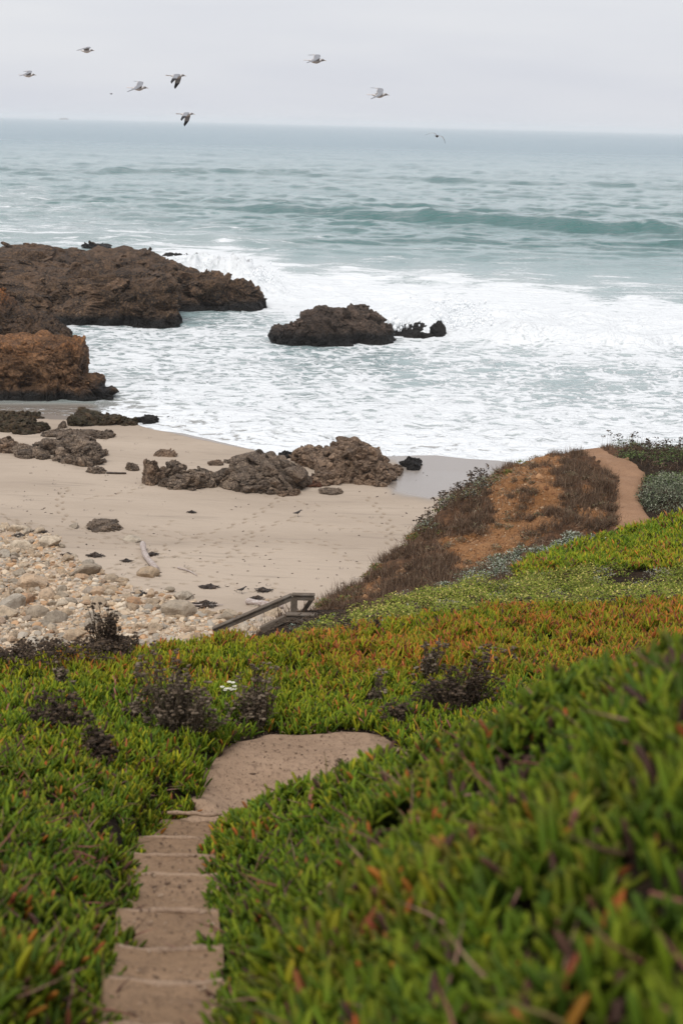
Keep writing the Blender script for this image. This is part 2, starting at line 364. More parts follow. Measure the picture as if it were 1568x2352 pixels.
# water -----------------------------------------------------------------
def mat_water():
    m = M('sea_water', 0.12, 0.5)
    pos = m.co(); foam = m.attr('foam'); teal = m.attr('teal'); shal = m.attr('shallow')
    sepp = m.n('ShaderNodeSeparateXYZ'); m.l(pos, sepp.inputs[0])
    # domain warp
    nn = m.n('ShaderNodeTexNoise'); nn.inputs['Scale'].default_value = 0.22; nn.inputs['Detail'].default_value = 5; m.l(pos, nn.inputs['Vector'])
    s1 = m.n('ShaderNodeVectorMath', operation='SCALE'); m.l(nn.outputs['Color'], s1.inputs[0]); s1.inputs['Scale'].default_value = 6.0
    nb = m.n('ShaderNodeTexNoise'); nb.inputs['Scale'].default_value = 1.6; nb.inputs['Detail'].default_value = 4; m.l(pos, nb.inputs['Vector'])
    s2 = m.n('ShaderNodeVectorMath', operation='SCALE'); m.l(nb.outputs['Color'], s2.inputs[0]); s2.inputs['Scale'].default_value = 1.0
    a1 = m.n('ShaderNodeVectorMath', operation='ADD'); m.l(pos, a1.inputs[0]); m.l(s1.outputs[0], a1.inputs[1])
    a2 = m.n('ShaderNodeVectorMath', operation='ADD'); m.l(a1.outputs[0], a2.inputs[0]); m.l(s2.outputs[0], a2.inputs[1])
    mv = m.mapping((0.55, 0.75, 0.0), (0, 0, 0.08), vec=a2.outputs[0])
    e1 = m.voro(0.95, 'DISTANCE_TO_EDGE', vec=mv); e2 = m.voro(2.1, 'DISTANCE_TO_EDGE', vec=mv)
    lace = m.math('ADD', m.math('MULTIPLY', m.step(e1, 0.0, 0.34, 1, 0), 0.62), m.math('MULTIPLY', m.step(e2, 0.0, 0.3, 1, 0), 0.38))
    streak = m.noise(0.8, 6, 0.68, vec=m.mapping((0.10, 0.42, 0.0), (0, 0, 0.10), vec=a1.outputs[0]), dist=0.5)
    lf = m.step(sepp.outputs['Y'], 125, 220)
    lace = m.math('ADD', m.math('MULTIPLY', lace, m.math('SUBTRACT', 1.0, lf)), m.math('MULTIPLY', m.math('SUBTRACT', m.math('MULTIPLY', streak, 3.2), 1.2), lf))
    st = m.mapping((0.35, 1.3, 0.0), (0, 0, 0.12))
    big = m.noise(0.16, 6, 0.62, vec=st, dist=0.4); fine = m.noise(1.4, 5, 0.7, vec=st)
    p = m.math('ADD', m.math('MULTIPLY', lace, 0.80), m.math('ADD', m.math('MULTIPLY', big, 0.9), m.math('MULTIPLY', fine, m.step(sepp.outputs['Y'], 120, 220, 0.4, 0.4))))
    # p ~ 0.75 .. 1.6 ; centre ~1.05
    f = m.step(m.math('ADD', m.math('MULTIPLY', foam, 1.5), m.math('SUBTRACT', p, 0.95)), 0.58, 0.92)
    f = m.math('MULTIPLY', f, m.step(foam, 0.0, 0.06))
    deep = m.mix(m.step(m.noise(0.012, 5, 0.6, vec=m.mapping((0.4, 1.6, 0))), 0.35, 0.65), (0.25, 0.35, 0.355), (0.33, 0.425, 0.43))
    deep = m.mix(teal, deep, (0.028, 0.125, 0.115))
    deep = m.mix(m.step(foam, 0.15, 0.6, 0, 1), deep, (0.42, 0.475, 0.47))
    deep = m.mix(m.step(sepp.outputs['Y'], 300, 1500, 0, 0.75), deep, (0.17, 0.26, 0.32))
    deep = m.mix(shal, deep, (0.25, 0.215, 0.18))
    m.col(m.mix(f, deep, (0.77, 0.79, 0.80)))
    m.put(m.b.inputs['Roughness'], m.math('MAXIMUM', m.step(f, 0, 1, 0.13, 0.9), m.step(sepp.outputs['Y'], 150, 1500, 0.1, 0.3)))
    m.put(m.b.inputs['Specular IOR Level'], m.step(f, 0, 1, 0.5, 0.15))
    wv = m.mapping((0.5, 1.5, 1.0), (0, 0, 0.15))
    n1 = m.noise(0.35, 5, 0.6, vec=wv, dist=0.3); n2 = m.noise(1.7, 5, 0.62, vec=wv)
    h = m.math('ADD', m.math('MULTIPLY', n1, m.step(shal, 0, 1, 1.0, 0.05)), m.math('MULTIPLY', n2, m.step(shal, 0, 1, 0.30, 0.04)))
    h = m.math('ADD', h, m.math('MULTIPLY', m.math('MULTIPLY', f, lace), 0.25))
    n0 = m.noise(0.075, 4, 0.65, vec=m.mapping((0.55, 1.4, 1.0), (0, 0, 0.1)), dist=0.4)
    h = m.math('ADD', h, m.math('MULTIPLY', n0, m.step(sepp.outputs['Y'], 150, 320, 0, 4.0)))
    m.bump(h, 0.9, 0.85)
    return m.m
M_WATER = mat_water()

# ------------------------------------------------------------------ beach
wl_img = [(-260, 925), (0, 945), (100, 950), (165, 952), (230, 945), (330, 975), (400, 990), (450, 1002), (540, 1020), (600, 1032), (650, 1042), (780, 1047), (900, 1044), (1000, 1040), (1110, 1052), (1250, 1070), (1568, 1100)]
wl = np.array([PZ(*p)[:2] for p in wl_img])
def yw(x): return np.interp(x, wl[:, 0], wl[:, 1])
def beach(x, y):
    d = yw(x)-y
    z = np.where(d > 0, 0.012*d + 0.028*np.maximum(d-5, 0) - 0.012*np.maximum(d-20, 0), 0.07*d)
    z = z + 0.0105*np.maximum(68-y, 0)**1.3*ss(4, -9, x)*0.5
    z = z + 0.016*fbm(x*0.45, y*0.12, o=4, s=6)*ss(-4, 0, d)*ss(9, 3, d)
    return z + 0.05*fbm(x*0.12, y*0.2, s=5)*ss(2, 10, d)
def PB(px, py):
    z = 0.3
    for _ in range(12):
        p = PZ(px, py, z); z = float(beach(p[0:1], p[1:2])[0])
    return PZ(px, py, z)
cobpoly = [(-150, 1225), (0, 1195), (60, 1215), (140, 1235), (160, 1275), (215, 1290), (260, 1330), (330, 1350), (420, 1365), (480, 1395), (540, 1410), (640, 1425), (700, 1470), (700, 1620), (-150, 1620)]
ys = np.concatenate([np.linspace(24, 50, 60), np.arange(50.1, 76, 0.06), np.linspace(76.1, 110, 200), np.linspace(111, 150, 30)])
xs = np.concatenate([np.linspace(-140, -22, 40), np.arange(-21.9, 12, 0.06), np.linspace(12.1, 30, 60), np.linspace(32, 120, 30)])
X, Y = np.meshgrid(xs, ys); Z = beach(X, Y)
print_shade = np.zeros_like(X)
def dent(x, y, a, ln, wd, dp):
    i0, i1 = np.searchsorted(xs, [x-.5, x+.5]); j0, j1 = np.searchsorted(ys, [y-.5, y+.5])
    if i1-i0 < 2 or j1-j0 < 2: return
    dx, dy = X[j0:j1, i0:i1]-x, Y[j0:j1, i0:i1]-y; u = (dx*math.cos(a)+dy*math.sin(a))/ln; v = (-dx*math.sin(a)+dy*math.cos(a))/wd
    q = u*u+v*v; Z[j0:j1, i0:i1] += -dp*np.exp(-(q**2))+dp*0.55*np.exp(-((np.sqrt(q)-1.45)/.3)**2)*(1+0.5*u); print_shade[j0:j1, i0:i1] = np.maximum(print_shade[j0:j1, i0:i1], np.exp(-(q*.8)**2))
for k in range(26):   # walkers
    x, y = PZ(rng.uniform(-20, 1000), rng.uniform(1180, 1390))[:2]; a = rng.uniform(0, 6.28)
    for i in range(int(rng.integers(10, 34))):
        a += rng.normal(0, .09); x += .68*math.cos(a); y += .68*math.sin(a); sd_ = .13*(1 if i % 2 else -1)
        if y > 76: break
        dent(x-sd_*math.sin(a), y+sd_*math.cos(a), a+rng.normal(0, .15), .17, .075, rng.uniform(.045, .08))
PXb, PYb = proj(X, Y, Z)
wetp = [(790, 1036), (1300, 1036), (1300, 1100), (1120, 1100), (1050, 1130), (985, 1150), (900, 1135), (870, 1100), (905, 1065)]
wet = ss(-32, 34, np.where(inpoly(PXb, PYb, wetp), 1, -1)*pdist(PXb, PYb, wetp))*(PYb > 1000)*0.95
wet = np.maximum(wet, ss(1.6, -0.2, yw(X)-Y))
lag = [(-200, 900), (330, 900), (300, 955), (180, 965), (100, 962), (-200, 968)]
wet = np.maximum(wet, np.where(inpoly(PXb, PYb, lag), 1.0, 0.0))
deb = np.where(inpoly(PXb, PYb, cobpoly), 1, 0)*ss(0, 40, pdist(PXb, PYb, cobpoly))
o = mesh('beach', np.stack([X, Y, Z], -1).reshape(-1, 3), grid_faces(*X.shape), M_SAND, smooth=True, attrs={'wet': wet, 'debris': deb, 'print_shade': print_shade})
tag(o, kind='structure')

# ------------------------------------------------------------------ sea
rows = [70.0]
while rows[-1] < 19500: rows.append(rows[-1] + max(0.22, rows[-1]**2/(H*1421)*(0.55 if rows[-1] < 1500 else 1.2)))
ys = np.array(rows)
us = np.concatenate([np.linspace(-1.2, -0.33, 60), np.linspace(-0.325, 0.325, 420), np.linspace(0.33, 1.2, 60)])
U, Y = np.meshgrid(us, ys); X = U*(Y+15)
PXs, PYs = proj(X, Y, np.zeros_like(X))
fc = np.array([  # px, py, foam
 (0, 950, .15), (100, 930, .12), (200, 935, .2), (150, 945, .15), (300, 950, .72), (450, 985, .74), (650, 1030, .80), (900, 1030, .80), (1100, 1030, .8), (1300, 1030, .8), (1568, 1050, .8),
 (200, 890, .62), (400, 880, .66), (300, 820, .60), (500, 820, .60), (700, 850, .46), (800, 880, .60), (600, 930, .70), (800, 960, .74), (1000, 930, .74), (1000, 985, .74), (1200, 990, .74), (1400, 990, .72), (1568, 990, .68),
 (900, 830, .34), (1000, 870, .40), (1150, 910, .58), (1150, 850, .42), (1300, 870, .36), (1300, 920, .44), (1450, 860, .44), (1450, 920, .54), (1568, 870, .5), (1568, 930, .56), (1300, 955, .70),
 (200, 770, .45), (320, 770, .55), (450, 770, .56), (560, 790, .5), (420, 728, .25), (500, 720, .38), (600, 745, .46), (580, 850, .58), (700, 808, .34),
 (1050, 800, .52), (1200, 810, .46), (1400, 815, .5), (1568, 810, .5),
 (560, 610, .95), (600, 640, 1.1), (620, 680, .8), (700, 660, 1.05), (800, 665, 1.1), (900, 690, 1.2), (1000, 720, 1.3), (1100, 740, 1.3), (1200, 740, 1.3), (1300, 750, 1.3), (1450, 765, 1.3), (1568, 765, 1.3), (1200, 770, 1.2), (1400, 780, 1.1), (1050, 765, .9),
 (430, 595, .9), (500, 600, .9), (700, 620, .58), (900, 635, .62), (1050, 655, .75), (1150, 680, .95), (1300, 690, .85), (1450, 710, .8), (1568, 720, .85), (1400, 670, .45), (1568, 680, .42),
 (700, 590, .34), (900, 590, .30), (1100, 610, .32), (1300, 620, .30), (1500, 620, .28), (1500, 580, .14), (1100, 570, .14), (800, 560, .26), (600, 560, .42),
 (0, 540, .52), (150, 540, .52), (300, 530, .50), (450, 540, .46), (600, 520, .30), (800, 540, .16), (1000, 545, .12), (1400, 560, .08),
 (0, 455, .48), (60, 450, .45), (0, 490, .44), (150, 490, .44), (300, 490, .36), (450, 500, .30), (600, 490, .18), (900, 505, .07), (1200, 520, .06), (1500, 540, .06),
 (150, 450, .22), (300, 440, .10), (500, 440, .10), (700, 440, .05), (0, 410, .12), (300, 400, .04), (800, 400, .08), (1100, 430, .06), (1500, 440, .05), (1000, 378, .08), (0, 350, .0), (784, 340, 0), (1568, 350, 0), (0, 290, 0), (784, 300, 0), (1568, 320, 0)])
def idw(px, py, pts, pw=3.2, ky=2.2):
    a = np.zeros(px.shape); b = np.zeros(px.shape)
    for (x, y, v) in pts:
        k = 1/((px-x)**2 + (ky*(py-y))**2 + 120)**(pw/2); a += k*v; b += k
    return a/b
foam = idw(np.clip(PXs, -200, 1768), PYs, fc)
foam = np.where(PYs < 330, 0, foam); foam = foam*(0.77+0.23*ss(0.80, 1.0, foam)) - 0.13*ss(0.80, 1.05, foam)*(1+fbm(X*0.06, Y*0.09, o=4, s=77)*2.5)
# big unbroken swell
def crest(kx, ky, s, o=3): return (1-np.abs(fbm(X*kx+ky*0.3*Y*0.4, Y*ky, o=o, g=.45, s=s))*1.9)
cx = np.array([PZ(*p)[:2] for p in [(-600, 470), (300, 466), (500, 478), (700, 486), (1000, 503), (1200, 512), (1400, 528), (1568, 540), (2200, 590)]])
def ridge(cr_, x, y, h, wf, wb):
    yc = np.interp(x, cr_[:, 0], cr_[:, 1]) + 4*vn(x*0.03, y*0+3.3, s=9) + 1.8*vn(x*0.12, y*0.02, s=10) + 1.3*vn(x*0.4, y*0.01, s=13)
    d = y-yc; a = 0.62+0.38*vn(x*0.035, x*0+1.1, s=11)+0.22*vn(x*0.11, x*0, s=12)+.12*vn(x*.35, x*0, s=14)
    return h*a*np.where(d < 0, np.exp(-(d/wf)**2), np.exp(-(d/wb)**2)), d
Zs = np.zeros_like(X)
far = ss(2500, 900, Y)
Zs += 0.26*fbm(X*0.05+3, Y*0.085, o=4, s=21)*far*ss(85, 130, Y)
Zs += 0.42*fbm(X*0.13, Y*0.24, o=5, s=22)*far*ss(90, 200, Y)
Zs += 0.42*np.clip(crest(0.05, 0.085, 31), 0, 1)**3*ss(170, 260, Y)*ss(800, 500, Y)
Zs += 0.75*fbm(X*0.15, Y*0.11, o=4, g=.62, s=37)*.75*ss(220, 300, Y)*ss(700, 480, Y)
Zs += 1.2*fbm(X*0.085, Y*0.05, o=4, g=.62, s=38)*.75*ss(450, 650, Y)*ss(2600, 1200, Y)
Zs += 0.75*np.clip(crest(0.030, 0.036, 33, 4), 0, 1)**3*ss(380, 600, Y)*ss(3500, 1800, Y)
Zs += 1.2*np.clip(crest(0.010, 0.012, 35, 4), 0, 1)**3*ss(1200, 2200, Y)*ss(9000, 5000, Y)
Zs += 0.05*fbm(X*0.5, Y*0.7, o=3, s=23)*ss(78, 95, Y)
r1, d1 = ridge(cx, X, Y, 2.8, 6, 24); Zs += r1*ss(-50, 10, X)
teal = np.exp(-((d1+5)/7)**2)*np.clip(.85+1.1*fbm(X*.12, Y*.2, o=4, s=79), 0, 1.3)*ss(-50, 10, X)*1.5
for img, h, wf, wb in [([(-600, 385), (700, 400), (900, 410), (1568, 432), (2000, 440)], 1.8, 14, 40), ([(-600, 440), (0, 455), (300, 462), (700, 470), (1000, 480)], 1.2, 8, 15),
                       ([(400, 550), (700, 555), (1000, 548), (1568, 566), (2000, 575)], 0.8, 5, 12)]:
    c_ = np.array([PZ(*p)[:2] for p in img]); rr, dd = ridge(c_, X, Y, h, wf, wb); Zs += rr; teal = np.maximum(teal, 0.45*np.exp(-((dd+wf*.7)/wf)**2))
foam = np.maximum(foam, 0.62*np.exp(-((d1-0.5)/2.2)**2)*ss(.05, .5, fbm(X*.12, Y*0+2, o=3, s=78))*ss(-50, 10, X))
slope = np.gradient(Zs, axis=0)/np.gradient(Y, axis=0)
teal = np.clip(teal*(0.8+0.7*fbm(X*0.15, Y*0.25, s=41)) + 0.9*np.clip((slope-0.02)*15, 0, 1)*ss(0.5, 0.2, foam)*ss(200, 260, Y)*ss(3000, 900, Y), 0, 1)  # shading of the viewer-facing wave slopes is painted in as dark teal
# broken white water: steep front, rough top
br = np.array([PZ(*p)[:2] for p in [(640, 700), (900, 728), (1060, 765), (1300, 785), (1568, 795), (2200, 800)]])
rb, db = ridge(br, X, Y, 2.3, 2.2, 14); Zs += rb*ss(0, 10, X)*ss(0.5, 1.0, foam)
rough = ss(0.75, 1.1, foam)
Zs += rough*(0.9*fbm(X*0.3, Y*0.25, o=5, s=51) + 0.22*(1-np.abs(fbm(X*1.3, Y*1.0, o=4, s=52))))
Zs += ss(0.3, 0.6, foam)*0.09*fbm(X*0.9, Y*0.9, o=4, s=53)*ss(84, 95, Y)
# wave climbing over the point of the headland
for (px, py, hh, wx, wy) in [(480, 640, 2.6, 5, 7), (550, 655, 3.2, 4.5, 6), (600, 680, 1.5, 4, 4), (430, 625, 1.6, 4, 6)]:
    c = PZ(px, py); Zs += hh*np.exp(-((X-c[0])/wx)**2-((Y-c[1])/wy)**2)*(0.8+0.9*fbm(X*0.9, Y*0.5, o=5, g=.65, s=54))
dsh = Y-yw(X)
Zs = Zs*ss(0, 9, dsh) + 0.0
Zs += 0.03*ss(-0.6, 0.2, dsh+0.5*vn(X*0.4, Y*0, s=61))*ss(3, 0, dsh)
dsh2 = dsh+0.7*vn(X*0.25, Y*0.0, s=62)+0.25*vn(X*1.1, Y*0, s=63)
foam = np.maximum(foam, 1.0*np.exp(-((dsh2-0.3)/0.6)**2)*(X > -17))
shal = ss(12, 0, dsh)*0.8
shal = np.maximum(shal, ss(280, 200, PXs)*ss(910, 935, PYs)); foam = foam*(1-0.3*ss(260, 180, PXs)*ss(905, 930, PYs))
spr = []
for (px, py, hh, wx) in [(548, 628, 3.4, 3.5), (600, 640, 2.6, 3.0), (470, 615, 2.6, 4.0), (430, 600, 2.0, 3.0), (1045, 715, 2.6, 3.0), (1060, 735, 1.5, 4), (890, 740, 1.2, 2)]:
    c = PZ(px, py+25); k = 260; spr.append(np.stack([c[0]+rng.normal(0, wx*.5, k), c[1]+rng.normal(0, 1.5, k), hh*rng.uniform(.2, 1, k)**1.2*np.exp(-rng.uniform(0, .5, k))+.3], -1))
spr = np.concatenate(spr)
# ground rises above the sheet on the beach side
o = mesh('sea_water', np.stack([X, Y, Zs], -1).reshape(-1, 3), grid_faces(*X.shape), M_WATER, smooth=True,
         attrs={'foam': foam, 'teal': teal, 'shallow': shal})
tag(o, kind='structure')

# ------------------------------------------------------------------ bluff terrain
ctl = [ # px, py, Y
 # right slope, near
 (1568, 2352, 2.8), (1250, 2352, 3.2), (1000, 2352, 3.7), (750, 2352, 4.4), (560, 2352, 5.0), (1568, 1900, 3.7), (1250, 1950, 4.7), (1000, 1950, 5.8), (750, 2000, 7.4), (600, 2100, 7.6), (540, 2200, 6.5), (540, 1960, 10.2), (600, 1900, 11.0),
 (1568, 1600, 5.0), (1350, 1665, 6.2), (1200, 1712, 7.2), (1050, 1755, 8.4), (900, 1795, 9.7), (700, 1850, 11.2), (560, 1920, 11.9), (1300, 1750, 5.8), (1000, 1850, 7.6),
 # left slope
 (0, 2352, 4.7), (230, 2352, 5.1), (0, 2000, 8.0), (150, 2150, 6.9), (290, 2000, 9.4), (200, 1850, 11.3), (0, 1820, 10.8), (330, 1880, 12.4), (450, 1800, 14.6), (0, 1690, 14.0), (200, 1690, 14.9), (400, 1700, 15.6), (0, 1600, 16.8), (250, 1560, 18.2), (0, 1545, 18.6),
 # plateau
 (480, 1880, 13.9), (560, 1760, 15.6), (700, 1700, 16.8), (850, 1690, 17.0), (600, 1600, 19.0), (850, 1600, 18.8), (350, 1490, 21.5), (500, 1478, 22.0), (850, 1475, 22.3), (1000, 1450, 22.6), (1100, 1435, 22.6), (1300, 1430, 22.6), (1568, 1420, 22.6), (1100, 1600, 18.2), (1350, 1500, 20.4), (1568, 1500, 20.0),
 # beyond the plateau
 (760, 1440, 26.5), (900, 1415, 27), (1100, 1390, 27.2), (1300, 1375, 27.3), (1568, 1385, 27), (1100, 1350, 29.5), (1350, 1330, 29.8), (1568, 1325, 29.8), (1200, 1300, 31.5), (1400, 1250, 32.8), (1568, 1210, 33.5),
 (700, 1425, 28.0), (730, 1385, 30), (850, 1400, 29.3), (950, 1350, 31.5), (1050, 1310, 32.8), (820, 1345, 32), (900, 1290, 34.5), (1000, 1200, 37.5), (1110, 1100, 41.5), (1190, 1050, 44.5), (1130, 1280, 33.6), (1200, 1210, 35.2), (1250, 1120, 37.8), (1260, 1070, 40.2), (1290, 1045, 44),
 (1370, 1180, 35.6), (1360, 1110, 38.5), (1450, 1215, 34.3), (1445, 1150, 37.6), (1440, 1100, 41), (1370, 1050, 45.5), (1330, 1035, 47.5), (1420, 1030, 47), (1568, 1060, 45), (1540, 1120, 39.5), (1500, 1200, 34.5)]
C = [PY(*c) for c in ctl]
stair_img = [(2352, 375, 250), (2248, 378, 240), (2173, 388, 215), (2086, 384, 205), (2006, 402, 178), (1961, 396, 172), (1921, 412, 162), (1883, 447, 134)]
SL = 0.404
def stairY(py, px):
    d = ray(px, py); k = -d[2]/d[1]; return 1.6/(k-SL)
ST = []
for (py, px, wpx) in stair_img:
    yy = stairY(py, px); p = PY(px, py, yy); ST.append((p[0], yy, p[2], wpx/F*math.hypot(yy, H-p[2])*1.06))
ST.append((ST[-1][0]+0.02, 14.6, ST[-1][2]-0.12, 0.75))
base = ST[0]
for k in range(1, 5): ST.insert(0, (base[0]-0.02*k, base[1]-1.05*k, base[2]+SL*1.05*k, 0.75))
for s in ST: C.append(np.array([s[0], s[1], s[2]-0.17]))
C += [np.array(q, float) for q in [
 (3.4, 6.5, 17.0), (4.4, 9, 15.4), (3.2, 11, 14.3), (5, 13, 13.3), (8, 10, 15.6), (6, 5, 18.6), (10, 5, 19.3), (3, 0, 19.0), (0, 0, 18.3), (-3, 0, 18.7), (0, -5, 20), (8, -5, 21), (-8, -5, 20), (-8, 5, 17.2), (-10, 12, 14.2), (-10, 17, 12.8), (1.5, 14, 13.2), (2.5, 15.5, 13.0), (8, 16, 13.2), (14, 16, 14), (14, 24, 12.2), (14, 34, 11), (16, 45, 9.6), (25, 20, 14), (30, 45, 10), (30, 0, 20), (-16, 8, 16), (-18, -5, 19)]]
C = np.array(C); swt = np.array([[s[1], s[0], s[2], s[3]] for s in ST])
def kern(r2): return np.sqrt(r2+0.25)
n = len(C); A = np.zeros((n+3, n+3))
A[:n, :n] = kern(((C[:, None, :2]-C[None, :, :2])**2).sum(-1)) - 0.02*np.eye(n)*0
A[:n, n] = A[n, :n] = 1; A[:n, n+1:] = C[:, :2]; A[n+1:, :n] = C[:, :2].T
coef = np.linalg.lstsq(A, np.concatenate([C[:, 2], [0, 0, 0]]), rcond=1e-9)[0]
land = [(-22, -25), (-22, 13), (-12, 16.5), (-5.2, 18.9), (-3.3, 21.4), (-1.9, 22.4), (-0.4, 22.9), (0.0, 24.4), (-0.9, 26.5), (-1.5, 28.2), (-1.3, 29.6), (-0.6, 30.3), (0.1, 32.3), (1.0, 35), (2.4, 38), (4.15, 42), (5.7, 45.2), (7.6, 48.3), (9.6, 49.3), (12.4, 49.5), (25, 50), (45, 45), (45, -25)]
def terr(x, y, noise=True):
    x = np.asarray(x, float); y = np.asarray(y, float); sh = x.shape; x = x.ravel(); y = y.ravel()
    z = np.empty_like(x)
    for i in range(0, len(x), 20000):
        a, b = x[i:i+20000], y[i:i+20000]
        z[i:i+20000] = kern((a[:, None]-C[None, :, 0])**2+(b[:, None]-C[None, :, 1])**2) @ coef[:n] + coef[n] + coef[n+1]*a + coef[n+2]*b
    z = np.minimum(z, 21.5)
    d = pdist(x, y, land)*np.where(inpoly(x, y, land), -1, 1)
    z = z - 1.15*np.maximum(d, 0) - 0.25*np.exp(-np.abs(d)/0.6)
    if noise:
        z = z + 0.10*fbm(x*0.9, y*0.9, s=71)*ss(3, 8, y)*(1-0.8*onpath(x, y))
        md = ss(30, 34, y)
        z = z + md*(0.26*fbm(x*0.7, y*0.7, o=5, s=72)-0.3*np.abs(fbm(x*1.7, y*0.8, o=4, s=73)))*(1-0.9*onpath(x, y)) + 0.4*ss(0.2, 2, d)*fbm(x*0.8, y*0.8, s=74)
    cs_ = np.interp(y, swt[:, 0], swt[:, 1]); zs_ = np.interp(y, swt[:, 0], swt[:, 2]); ws_ = np.interp(y, swt[:, 0], swt[:, 3])
    k = (1-ss(0.0, 0.22, np.abs(x-cs_)-ws_*0.46))*(y < 14.1)*(y > 0)
    z = np.where(k > 0, z+(np.minimum(z, zs_-0.22)-z)*k, z)
    return z.reshape(sh)
# path outline (world) from picture points
def hitT(px, py, y0=2.0, y1=60.0, rev=False):
    d = ray(px, py); Ys = np.linspace(y0, y1, 1200); t = Ys/d[1]
    dz = H+d[2]*t - terr(d[0]*t, Ys, False)
    i = np.where(dz < 0)[0]
    k = i[0] if len(i) else len(Ys)-1
    return np.array([d[0]*t[k], Ys[k], H+d[2]*t[k]])
def onpath(x, y): return np.zeros_like(x)
PATH_I = [(380, 1884), (440, 1868), (470, 1832), (482, 1785), (520, 1752), (540, 1722), (610, 1692), (700, 1677), (790, 1671), (855, 1680)]
pw_ = [PY(px, py, Yk)[:2] for (px, py), Yk in zip(PATH_I, [13.75, 13.95, 14.5, 15.2, 15.75, 16.2, 16.7, 16.95, 17.1, 16.95])]
PATH_W = [tuple(q) for q in pw_] + [(0.75, 16.2), (1.1, 15.7), (1.1, 15.2), (0.6, 15.0), (-0.4, 14.6), (-0.95, 13.75)]
TR_I = [(1335, 1028), (1385, 1035), (1440, 1060), (1478, 1088), (1466, 1130), (1475, 1170), (1497, 1196), (1470, 1208), (1415, 1222), (1416, 1150), (1424, 1100), (1392, 1068), (1315, 1042)]
TR_W = [tuple(hitT(px, py, 30, 60)[:2]) for px, py in TR_I]
stc = [(s[0], s[1]) for s in ST]
sw = np.array([[s[1], s[0], s[3]] for s in ST])
def onstair(x, y, mg=0.0):
    mg = mg-0.045
    cxs = np.interp(y, sw[:, 0], sw[:, 1]); ws = np.interp(y, sw[:, 0], sw[:, 2])
    return (np.abs(x-cxs) < ws/2+mg) & (y < 13.9)
def onpath(x, y):
    a = inpoly(x, y, PATH_W) | inpoly(x, y, TR_W)
    return np.where(a, 1.0, 0.0)
# image-space description of cover on the far slopes, attached to ground points
SOIL = [[(1170, 1055), (1245, 1036), (1300, 1050), (1275, 1095), (1300, 1140), (1290, 1200), (1230, 1245), (1180, 1275), (1100, 1325), (1075, 1290), (1040, 1250), (1095, 1225), (1140, 1180), (1110, 1120)],
        [(835, 1345), (872, 1322), (880, 1350), (850, 1385), (815, 1372)], [(905, 1310), (935, 1300), (925, 1330), (900, 1345)], [(1000, 1235), (1100, 1220), (1160, 1250), (1150, 1290), (1080, 1330), (1040, 1300)], [(1340, 1110), (1390, 1130), (1400, 1200), (1340, 1220), (1320, 1170)]]
ys = np.concatenate([np.linspace(-20, 1.8, 30), np.linspace(2, 24, 260), np.linspace(24.1, 52, 330), np.linspace(53, 80, 40)])
xs = np.concatenate([np.linspace(-40, -8.2, 40), np.linspace(-8, 13, 300), np.linspace(13.3, 60, 50)])
X, Y = np.meshgrid(xs, ys); Z = terr(X, Y)
u, v = proj(X, Y, Z)
soil = np.zeros_like(X)
for p in SOIL: soil = np.maximum(soil, np.where(inpoly(u, v, p) & (Y > 28), 1, 0)*(0.5+0.5*ss(0, 18, pdist(u, v, p))))
soil = np.maximum(soil, 0.30*(Y > 30)*(u < 1420))
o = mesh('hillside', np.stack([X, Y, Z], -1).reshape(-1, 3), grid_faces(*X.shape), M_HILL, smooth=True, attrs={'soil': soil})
tag(o, kind='structure')
def patch(name, poly, mat, up, st=0.06, lip=0.05):
    P = np.array(poly); xs = np.arange(P[:, 0].min()-.2, P[:, 0].max()+.2, st); ys = np.arange(P[:, 1].min()-.2, P[:, 1].max()+.2, st)
    X, Y = np.meshgrid(xs, ys); ins = inpoly(X, Y, poly) | (pdist(X, Y, poly) < 0.12)
    e = pdist(X, Y, poly)*np.where(inpoly(X, Y, poly), 1, -1)
    Z = terr(X, Y) + up*ss(-0.12, 0.15, e) - 0.02 + 0.03*fbm(X*2.5, Y*2.5, o=4, s=81)
    f = grid_faces(*X.shape); k = ins.ravel()[f].all(1)
    return tag(mesh(name, np.stack([X, Y, Z], -1).reshape(-1, 3), f[k], mat, smooth=True), kind='structure')
patch('path', PATH_W, M_PATH, 0.10)
patch('trail', TR_W, M_TRAIL, 0.10, 0.1)

